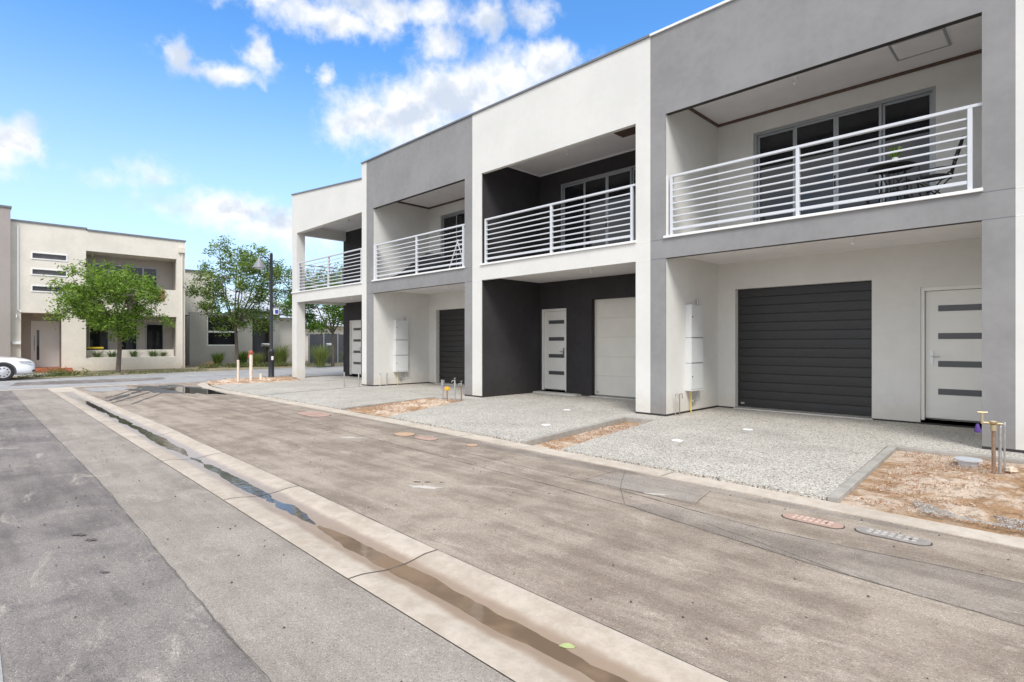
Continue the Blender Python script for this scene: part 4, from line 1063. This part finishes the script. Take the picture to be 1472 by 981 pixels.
# ground floor windows in right bay
for a in(4.75,5.98,7.2):
    f=MB(); f.box(HX-1.5,HX-1.44,a,a+.05,.85,2.4); f.box(HX-1.5,HX-1.44,a+.8,a+.85,.85,2.4); f.box(HX-1.5,HX-1.44,a+.05,a+.8,.85,.90); f.box(HX-1.5,HX-1.44,a+.05,a+.8,2.35,2.4); w=obj('window',f,M_alu,root)
    f=MB(); f.box(HX-1.48,HX-1.465,a+.05,a+.8,.9,2.35); obj('pane',f,M_glass,w)
for a in(4.9,6.4):
    f=MB(); f.box(HX-1.5,HX-1.44,a,a+1.35,3.3,5.4); w=obj('balcony_door',f,M_alu,root); f=MB(); f.box(HX-1.435,HX-1.43,a+.06,a+.65,3.36,5.34);f.box(HX-1.435,HX-1.43,a+.72,a+1.29,3.36,5.34); obj('pane',f,M_glass,w)
f=MB()
for k in range(6): f.box(HX+.002,HX+.03,7.35,7.75,3.55+k*.10,3.635+k*.10)
obj('vent_panel',f,M_winred,root)
f=MB(); f.box(HX-.5,HX-.21,4.47,8.29,.62,.66); f.box(HX-.55,HX-.5,4.47,8.29,.3,1.02); obj('planter',f,M_cream,root)
f=MB(); f.tube([(HX+.0,1.95,2.66),(HX+.12,1.95,2.60),(HX+.14,1.95,2.50)],.03,8); obj('wall_lamp',f,M_cap,root,smooth=True)
for i,y in enumerate((4.95,5.55,6.45,7.30,7.78)):
    nm=['first','second','third','fourth','fifth'][i]
    blades('agave_plant','%s spiky agave from the left in the cream planter'%nm,HX-.34,y,70,.42 if i<4 else .3,.46 if i<4 else .3,M_agave,'plant',30+i,.022,'agaves in the planter',.9,z0=.64)
f=MB(); f.box(HX-.95,HX-.6,4.6,5.2,.1,1.08); rb=thing('wheelie_bin','dark wheelie bin with yellow lid behind the planter','bin',(HX-.8,4.9,.03)); obj('bin_body',f,M_bin,rb,bevel=.02)
f=MB(); f.box(HX-.98,HX-.56,4.56,5.24,1.08,1.16); obj('lid',f,M_yel,rb,bevel=.02)
# taupe neighbour at the left edge
root=thing('taupe_house','taupe rendered two storey house cut off by the left border','house',(HX+.3,-1,0))
g=MB(); g.box(HX-9,HX+.35,-6.5,1.74,.03,7.32); obj('wall',g,M_taupe,root); g=MB(); g.box(HX-9.05,HX+.40,-6.55,1.78,7.32,7.40); obj('roof_capping',g,M_roofcap,root)
f=MB(); f.box(HX+.352,HX+.38,-3.6,-1.4,3.9,5.5); w=obj('window',f,M_alu,root); f=MB(); f.box(HX+.382,HX+.388,-3.5,-1.5,4.0,5.4); obj('pane',f,M_glass,w)
f=MB(); f.box(HX+.352,HX+.38,-4.4,-1.2,.05,2.4); obj('garage_door',f,M_gwhite,root)
# ------------------------------------------------------------------ low grey house
LX=-36.5
root=thing('grey_house','low grey house with pale metal roof and dark entry behind the olive tree','house',(LX,12.6,0))
g=MB(); g.box(LX-.2,LX,9.75,10.68,.03,3.2); g.box(LX-.2,LX,10.68,12.45,.03,1.20); g.box(LX-.2,LX,12.45,13.3,.03,3.0); obj('wall',g,M_greige,root)
g=MB(); g.box(LX-.2,LX+.05,14.55,14.95,.03,3.05); obj('entry_pier',g,M_greige,root)
g=MB(); g.box(LX-.5,LX-.3,14.95,16.3,.03,3.05); obj('side_wall',g,M_cream,root)
f=MB(); f.box(LX-.15,LX-.02,10.68,12.45,1.20,1.27); f.box(LX-.15,LX-.02,10.68,12.45,2.0,2.10); f.box(LX-.15,LX-.02,12.38,12.45,1.27,2.95); f.box(LX-.15,LX-.02,10.68,10.74,1.27,2.95); f.box(LX-.15,LX-.02,10.68,12.45,2.95,3.02); w=obj('window',f,M_cap,root)
f=MB(); f.box(LX-.12,LX-.10,10.74,12.38,1.27,2.95); obj('pane',f,M_glass,w)
f=MB(); f.box(LX-.8,LX-.6,13.3,14.55,.03,3.0); obj('entry_wall',f,M_timberdark,root)
f=MB(); f.box(LX-.62,LX-.55,13.5,14.3,.1,2.1); obj('front_door',f,M_fence,root,bevel=.01)
f=MB(); f.box(LX-.7,LX+.12,12.3,14.98,3.02,3.50); f.box(LX-.7,LX+.02,10.69,12.3,3.02,3.2); obj('fascia',f,M_fascia,root)
f=MB(); f.xprism([(LX,0)],0,0) if False else None
g=MB()
# skillion metal roof with ribs
b=0; Y0,Y1=12.4,16.6
g.v=[(LX+.3,Y0,3.52),(LX+.3,Y1,3.06),(LX-6,Y1,4.9),(LX-6,Y0,5.3),(LX+.3,Y0,3.60),(LX+.3,Y1,3.14),(LX-6,Y1,4.98),(LX-6,Y0,5.38)]
g.f=[(0,1,2,3),(4,7,6,5),(0,4,5,1),(1,5,6,2),(2,6,7,3),(3,7,4,0)]; obj('metal_roof',g,M_metalroof,root)
g=MB()
for k in range(14):
    y=Y0+.15+k*.3; z=lerp(3.60,3.14,(y-Y0)/(Y1-Y0)); z2=lerp(5.38,4.98,(y-Y0)/(Y1-Y0)); g.tube([(LX+.3,y,z+.01),(LX-6,y,z2+.01)],.02,5)
obj('roof_rib',g,M_metalroof,root)
g=MB(); g.tube([(LX+.34,Y0,3.5),(LX+.34,Y1,3.06)],.06,8); obj('roof_gutter',g,M_roofcap,root)
g=MB(); g.box(LX-10,LX-.8,9.8,16.4,.03,3.0); obj('rear_block',g,M_greige,root)
# second storey volume beyond
root=thing('rear_house','cream upper storey of house standing behind the olive tree','house',(LX-2,10,0))
g=MB(); g.box(LX-9,LX-.9,8.9,11.3,3.05,5.7); g.box(LX-9,LX-.9,8.9,9.7,.03,3.05); obj('wall',g,M_cream,root); g=MB(); g.box(LX-9,LX-.8,8.85,11.4,5.7,5.78); obj('roof_capping',g,M_roofcap,root)
# letterboxes
def letterbox(x,y,label):
    root=thing('letterbox',label,'letterbox',(x,y,.03),'letterboxes across the road')
    g=MB(); g.box(x-.03,x+.03,y-.03,y+.03,.03,1.15); obj('post',g,M_fence,root)
    g=MB(); g.lathe((x,y-.22,1.25),[(.11,0),(.115,.02),(.115,.42),(.11,.44)],14,'y'); obj('box',g,M_steel,root,smooth=True)
letterbox(-35.6,13.75,'silver barrel letterbox before the dark entry of the grey house')
letterbox(-33.6,17.0,'silver barrel letterbox before the dark fence under the carport')
# fence
root=thing('panel_fence','dark charcoal panel fence with paler piers behind the tussocks','fence',(-35,18,0))
g=MB()
for k in range(12):
    y=16.35+k*1.0; g.box(-35.05,-35.0,y,y+.94,.05,1.95)
obj('fence_panel',g,M_fence,root)
g=MB()
for k in range(13): g.box(-35.08,-34.97,16.29+k*1.0,16.35+k*1.0,.03,2.0)
obj('fence_post',g,M_fascia,root)
root=thing('pale_house','low pale roofed house behind the dark fence','house',(-42,22,0))
g=MB(); g.box(-48,-41,17.5,30,.03,2.7); obj('wall',g,M_cream,root)
g=MB(); g.v=[(-40.4,17,2.7),(-40.4,30.5,2.7),(-48.6,30.5,2.7),(-48.6,17,2.7),(-44.5,20,4.4),(-44.5,27.5,4.4)]; g.f=[(0,1,5,4),(1,2,5),(2,3,4,5),(3,0,4),(0,3,2,1)]; obj('roof',g,M_metalroof,root)
f=MB(); f.box(-41,-40.95,20,21.6,1.0,2.1); obj('window',f,M_glass,root)
# far tree belt
g=MB(); rnd=random.Random(9)
for _ in range(9000):
    y=rnd.uniform(-60,90); x=-75+rnd.uniform(-3,3); hh=3.4+1.3*noise.noise(Vector((y*.12,0,0)))+.9*noise.noise(Vector((y*.5,2,0))); z=hh*rnd.random()**.6
    leaf(g,Vector((x,y,z)),.8,rnd)
tag(obj('far_trees',g,M_leafo),'distant belt of trees beyond the houses','trees',None,'stuff')

# ------------------------------------------------------------------ parked car (faces +Y)
def car():
    cx,cw=-27.72,.84; y0=2.12   # front bumper tip
    root=thing('parked_car','white sedan parked at the verge, only its bonnet and front wheel in view','car',(cx,0,0))
    # stations: (distance from front, half width, z bottom, z shoulder, z centre)
    S=[(0.0,.56,.28,.56,.60),(.04,.70,.23,.64,.69),(.16,.79,.20,.70,.77),(.42,.83,.19,.76,.83),(.9,.845,.19,.80,.87),(1.25,.845,.19,.83,.90),(1.8,.85,.19,.85,.91),(2.6,.85,.19,.85,.9),(3.4,.85,.19,.87,.92),(4.0,.83,.22,.88,.95),(4.35,.78,.26,.86,.93),(4.5,.66,.34,.78,.84)]
    g=MB(); n=0
    for d,w,zb,zs,zc in S:
        y=y0-d; ring=[(-w*.55,zb),(-w*.93,zb+.02),(-w,zb+.14),(-w*1.0,(zb+zs)/2),(-w*.975,zs-.06),(-w*.86,zs),(-w*.5,zc-.012),(0,zc),(w*.5,zc-.012),(w*.86,zs),(w*.975,zs-.06),(w,(zb+zs)/2),(w,zb+.14),(w*.93,zb+.02),(w*.55,zb)]
        n=len(ring); g.v+=[(cx+a,y,z) for a,z in ring]
    for i in range(len(S)-1):
        for k in range(n): a=i*n+k; c=i*n+(k+1)%n; g.f.append((a,c,c+n,a+n))
    g.f.append(tuple(reversed(range(n)))); g.f.append(tuple((len(S)-1)*n+k for k in range(n)))
    body=obj('body',g,M_car,root,smooth=False); body.modifiers.clear()
    m=body.modifiers.new('s','SUBSURF'); m.levels=2; m.render_levels=2
    cut=MB()
    for wy in(y0-.90,y0-3.52):
        for sx in(-1,1): cut.lathe((cx+sx*.95-.24*(1 if sx>0 else -1)-.1,wy,.31),[(.365,-.14),(.365,.36)],32,'x') if sx>0 else cut.lathe((cx-1.05,wy,.31),[(.365,0),(.365,.40)],32,'x')
    co=obj('cutter',cut,M_dark); bo=body.modifiers.new('b','BOOLEAN'); bo.operation='DIFFERENCE'; bo.object=co; bo.solver='EXACT'
    bpy.context.view_layer.update(); dg=bpy.context.evaluated_depsgraph_get()
    me=bpy.data.meshes.new_from_object(body.evaluated_get(dg)); 
    if len(me.polygons)>50:
        body.modifiers.clear(); body.data=me; me.polygons.foreach_set('use_smooth',[True]*len(me.polygons)); e=body.modifiers.new('Edges','EDGE_SPLIT'); e.split_angle=R(35)
        bpy.data.objects.remove(co)
    # cabin
    g=MB(); C_=[(1.15,.66,.86,.86),(1.75,.60,.86,1.38),(2.4,.58,.87,1.43),(3.1,.58,.88,1.40),(3.85,.64,.90,.94)]
    for d,w,z0,z1 in C_: g.v+=[(cx-.74,y0-d,z0-.02),(cx-w,y0-d,z1),(cx+w,y0-d,z1),(cx+.74,y0-d,z0-.02)]
    for i in range(4):
        for k in range(3): a=i*4+k; g.f.append((a,a+1,a+5,a+4))
    g.f.append((0,1,2,3)); g.f.append((16,17,18,19)); obj('windows',g,M_carglass,root)
    g=MB()
    for d,w,z0,z1 in C_[1:4]: g.v+=[(cx-w-.01,y0-d,z1+.005),(cx,y0-d,z1+.035),(cx+w+.01,y0-d,z1+.005)]
    for i in range(2):
        for k in range(2): a=i*3+k; g.f.append((a,a+1,a+4,a+3))
    obj('roof',g,M_car,root,smooth=True)
    for wy in(y0-.90,y0-3.52):
        for sx in(-1,1):
            wx=cx+sx*.735; g=MB(); g.lathe((wx-.09,wy,.31),[(.2,0),(.29,.005),(.31,.03),(.31,.15),(.29,.175),(.2,.18)],32,'x')
            w=obj('wheel',g,M_tyre,root,smooth=True)
            g=MB(); xo=wx+sx*.085; g.lathe((xo,wy,.31),[(.205,-.012),(.205,.008),(.19,.014),(.05,.02),(.03,.026)] if sx>0 else [(.03,-.026),(.05,-.02),(.19,-.014),(.205,-.008),(.205,.012)],32,'x'); obj('rim',g,M_hub,w,smooth=True)
            g=MB()
            for k in range(9):
                a=k*2*math.pi/9; y_,z_=wy+.145*math.cos(a),.31+.145*math.sin(a); g.lathe((xo+sx*.012,y_,z_),[(.024,-.008),(.024,.008)],8,'x')
            obj('vent_hole',g,M_dark,w)
    for sx in(-1,1):
        # headlight wraps round the corner
        g=MB(); P=[(cx+sx*.835,y0-.50,.66),(cx+sx*.83,y0-.50,.715),(cx+sx*.78,y0-.20,.69),(cx+sx*.64,y0-.075,.635),(cx+sx*.62,y0-.06,.555),(cx+sx*.77,y0-.13,.57)]
        b=[Vector(p) for p in P]; ctr=sum(b,Vector())/6; g.v=[tuple(p+Vector((sx*.012,.014,0))) for p in b]+[tuple(ctr+Vector((sx*.035,.035,.005)))]
        g.f=[(i,(i+1)%6,6) for i in range(6)]; obj('headlight',g,M_lamp,root,smooth=True)
        g=MB(); g.box(cx+sx*.66-.07,cx+sx*.66+.07,y0-.14,y0-.035,.30,.38); obj('fog_lamp',g,M_dark,root,bevel=.015)
    g=MB(); g.box(cx-.45,cx+.45,y0-.06,y0+.012,.30,.36); obj('grille',g,M_dark,root,bevel=.01)
car()

# ------------------------------------------------------------------ camera, light, sky
cam=bpy.data.cameras.new('camera'); co=bpy.data.objects.new('camera',cam); COL.objects.link(co); scene.camera=co
co.location=(0,0,1.34); co.rotation_euler=(R(90),0,R(45)); cam.sensor_width=36; cam.lens=36*801/1472
cam.shift_y=-3.5/1472*-1; cam.clip_end=3000; cam.clip_start=.05
SD=Vector((.66,-.60,1.05)).normalized()
sl=bpy.data.lights.new('sun','SUN'); sl.energy=2.0; sl.angle=R(22); sl.color=(1,.965,.915)
so=bpy.data.objects.new('sun',sl); COL.objects.link(so); so.rotation_euler=SD.to_track_quat('Z','Y').to_euler()
w=bpy.data.worlds.new('World'); scene.world=w; w.use_nodes=True; nt=w.node_tree; nt.nodes.clear(); N=NT(nt)
out=N.n('ShaderNodeOutputWorld'); bg=N.n('ShaderNodeBackground'); nt.links.new(bg.outputs[0],out.inputs[0]); bg.inputs[1].default_value=.15
sky=N.n('ShaderNodeTexSky'); sky.sky_type='NISHITA'; sky.sun_disc=False
sky.sun_elevation=math.asin(SD.z); sky.sun_rotation=math.atan2(SD.x,SD.y); sky.air_density=1.0; sky.dust_density=.6; sky.ozone_density=1.4
D=N.n('ShaderNodeTexCoord').outputs['Generated']; D=N.v('NORMALIZE',D); dx,dy,dz=N.sep(D)
az=N.m('ARCTAN2',dy,N.m('MULTIPLY',dx,-1)); el=N.m('ARCSINE',dz)
w1=N.n('ShaderNodeTexNoise'); w1.noise_dimensions='3D'; N.set(w1.inputs['Vector'],D); w1.inputs['Scale'].default_value=16; w1.inputs['Detail'].default_value=6; w1.inputs['Roughness'].default_value=.62
wc=N.sep(w1.outputs['Color'])
azw=N.m('ADD',az,N.m('MULTIPLY',N.m('SUBTRACT',wc[0],.5),.12)); elw=N.m('ADD',el,N.m('MULTIPLY',N.m('SUBTRACT',wc[1],.5),.06))
P=N.comb(azw,elw,0)
BL=[(0.534,0.372,0.085,0.048,1),(0.60,0.385,0.10,0.058,1),(0.69,0.418,0.10,0.058,1),(0.76,0.445,0.085,0.045,1),(0.845,0.468,0.07,0.028,1),(0.62,0.345,0.11,0.035,.8),
(0.454,0.505,0.11,0.022,.85),(0.36,0.515,0.12,0.018,.8),(0.57,0.53,0.15,0.024,.9),(0.666,0.49,0.045,0.04,.7),(0.74,0.525,0.04,0.03,.7),(0.822,0.535,0.04,0.026,.7),
(0.254,0.42,0.024,0.026,.8),(0.30,0.408,0.065,0.015,.8),(0.362,0.44,0.03,0.024,.8),(0.05,0.262,0.042,0.036,1),(0.209,0.248,0.03,0.018,.30),(0.166,0.232,0.028,0.010,.25),
(0.32,0.210,0.095,0.026,.95),(0.41,0.195,0.10,0.034,.95),(0.454,0.433,0.018,0.012,.6)]
acc=None
for a,e,ra,re,k in BL:
    d=N.v('LENGTH',N.v('MULTIPLY',N.v('SUBTRACT',P,(a,e,0)),(1/(ra*1.15),1/(re*1.2),0)))
    f=N.m('MULTIPLY_ADD',d,-k,k)
    acc=f if acc is None else N.m('MAXIMUM',acc,f)
# unseen broken cloud added outside the camera's view as neutral fill light
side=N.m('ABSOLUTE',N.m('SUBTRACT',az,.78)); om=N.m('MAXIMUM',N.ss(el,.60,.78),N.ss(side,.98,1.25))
fill_cloud=N.m('MULTIPLY',N.m('SUBTRACT',N.noise(D,2.6,7,.6,.3),.30),4)
acc=N.m('MAXIMUM',acc,N.m('ADD',fill_cloud,N.m('MULTIPLY_ADD',om,6,-6)))
fb=N.noise(D,26,8,.58,.2)
dens=N.m('ADD',acc,N.m('MULTIPLY',N.m('SUBTRACT',fb,.5),1.5))
alpha=N.ss(dens,-.22,.85)
up=N.noise(N.v('ADD',D,(0,0,.03)),11,5,.5); dn=N.noise(D,11,5,.5)
lit=N.m('ADD',.78,N.m('MULTIPLY',N.m('SUBTRACT',dn,up),3.6),clamp=True)
lit=N.m('ADD',lit,N.m('MULTIPLY',N.ss(dens,.25,1.1),-.42),clamp=True)
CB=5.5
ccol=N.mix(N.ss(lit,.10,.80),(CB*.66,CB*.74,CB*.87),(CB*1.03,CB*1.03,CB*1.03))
skyc=N.mix(1,sky.outputs[0],(.50,.90,1.22),'MULTIPLY')
hz=N.ss(el,-.02,.52,.74,0)
skyc=N.mix(hz,skyc,(CB*.72,CB*.80,CB*.93))
vis=N.ss(om,0,1,.79,1.12)  # added cloud out of view is brightened to strengthen the fill
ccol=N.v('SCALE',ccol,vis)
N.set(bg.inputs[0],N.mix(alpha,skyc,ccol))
scene.view_settings.view_transform='Standard'; scene.view_settings.look='None'; scene.view_settings.exposure=.68; scene.view_settings.gamma=1
scene.render.engine='CYCLES'; scene.cycles.max_bounces=8; scene.cycles.diffuse_bounces=5
scene.render.resolution_x=1024; scene.render.resolution_y=682
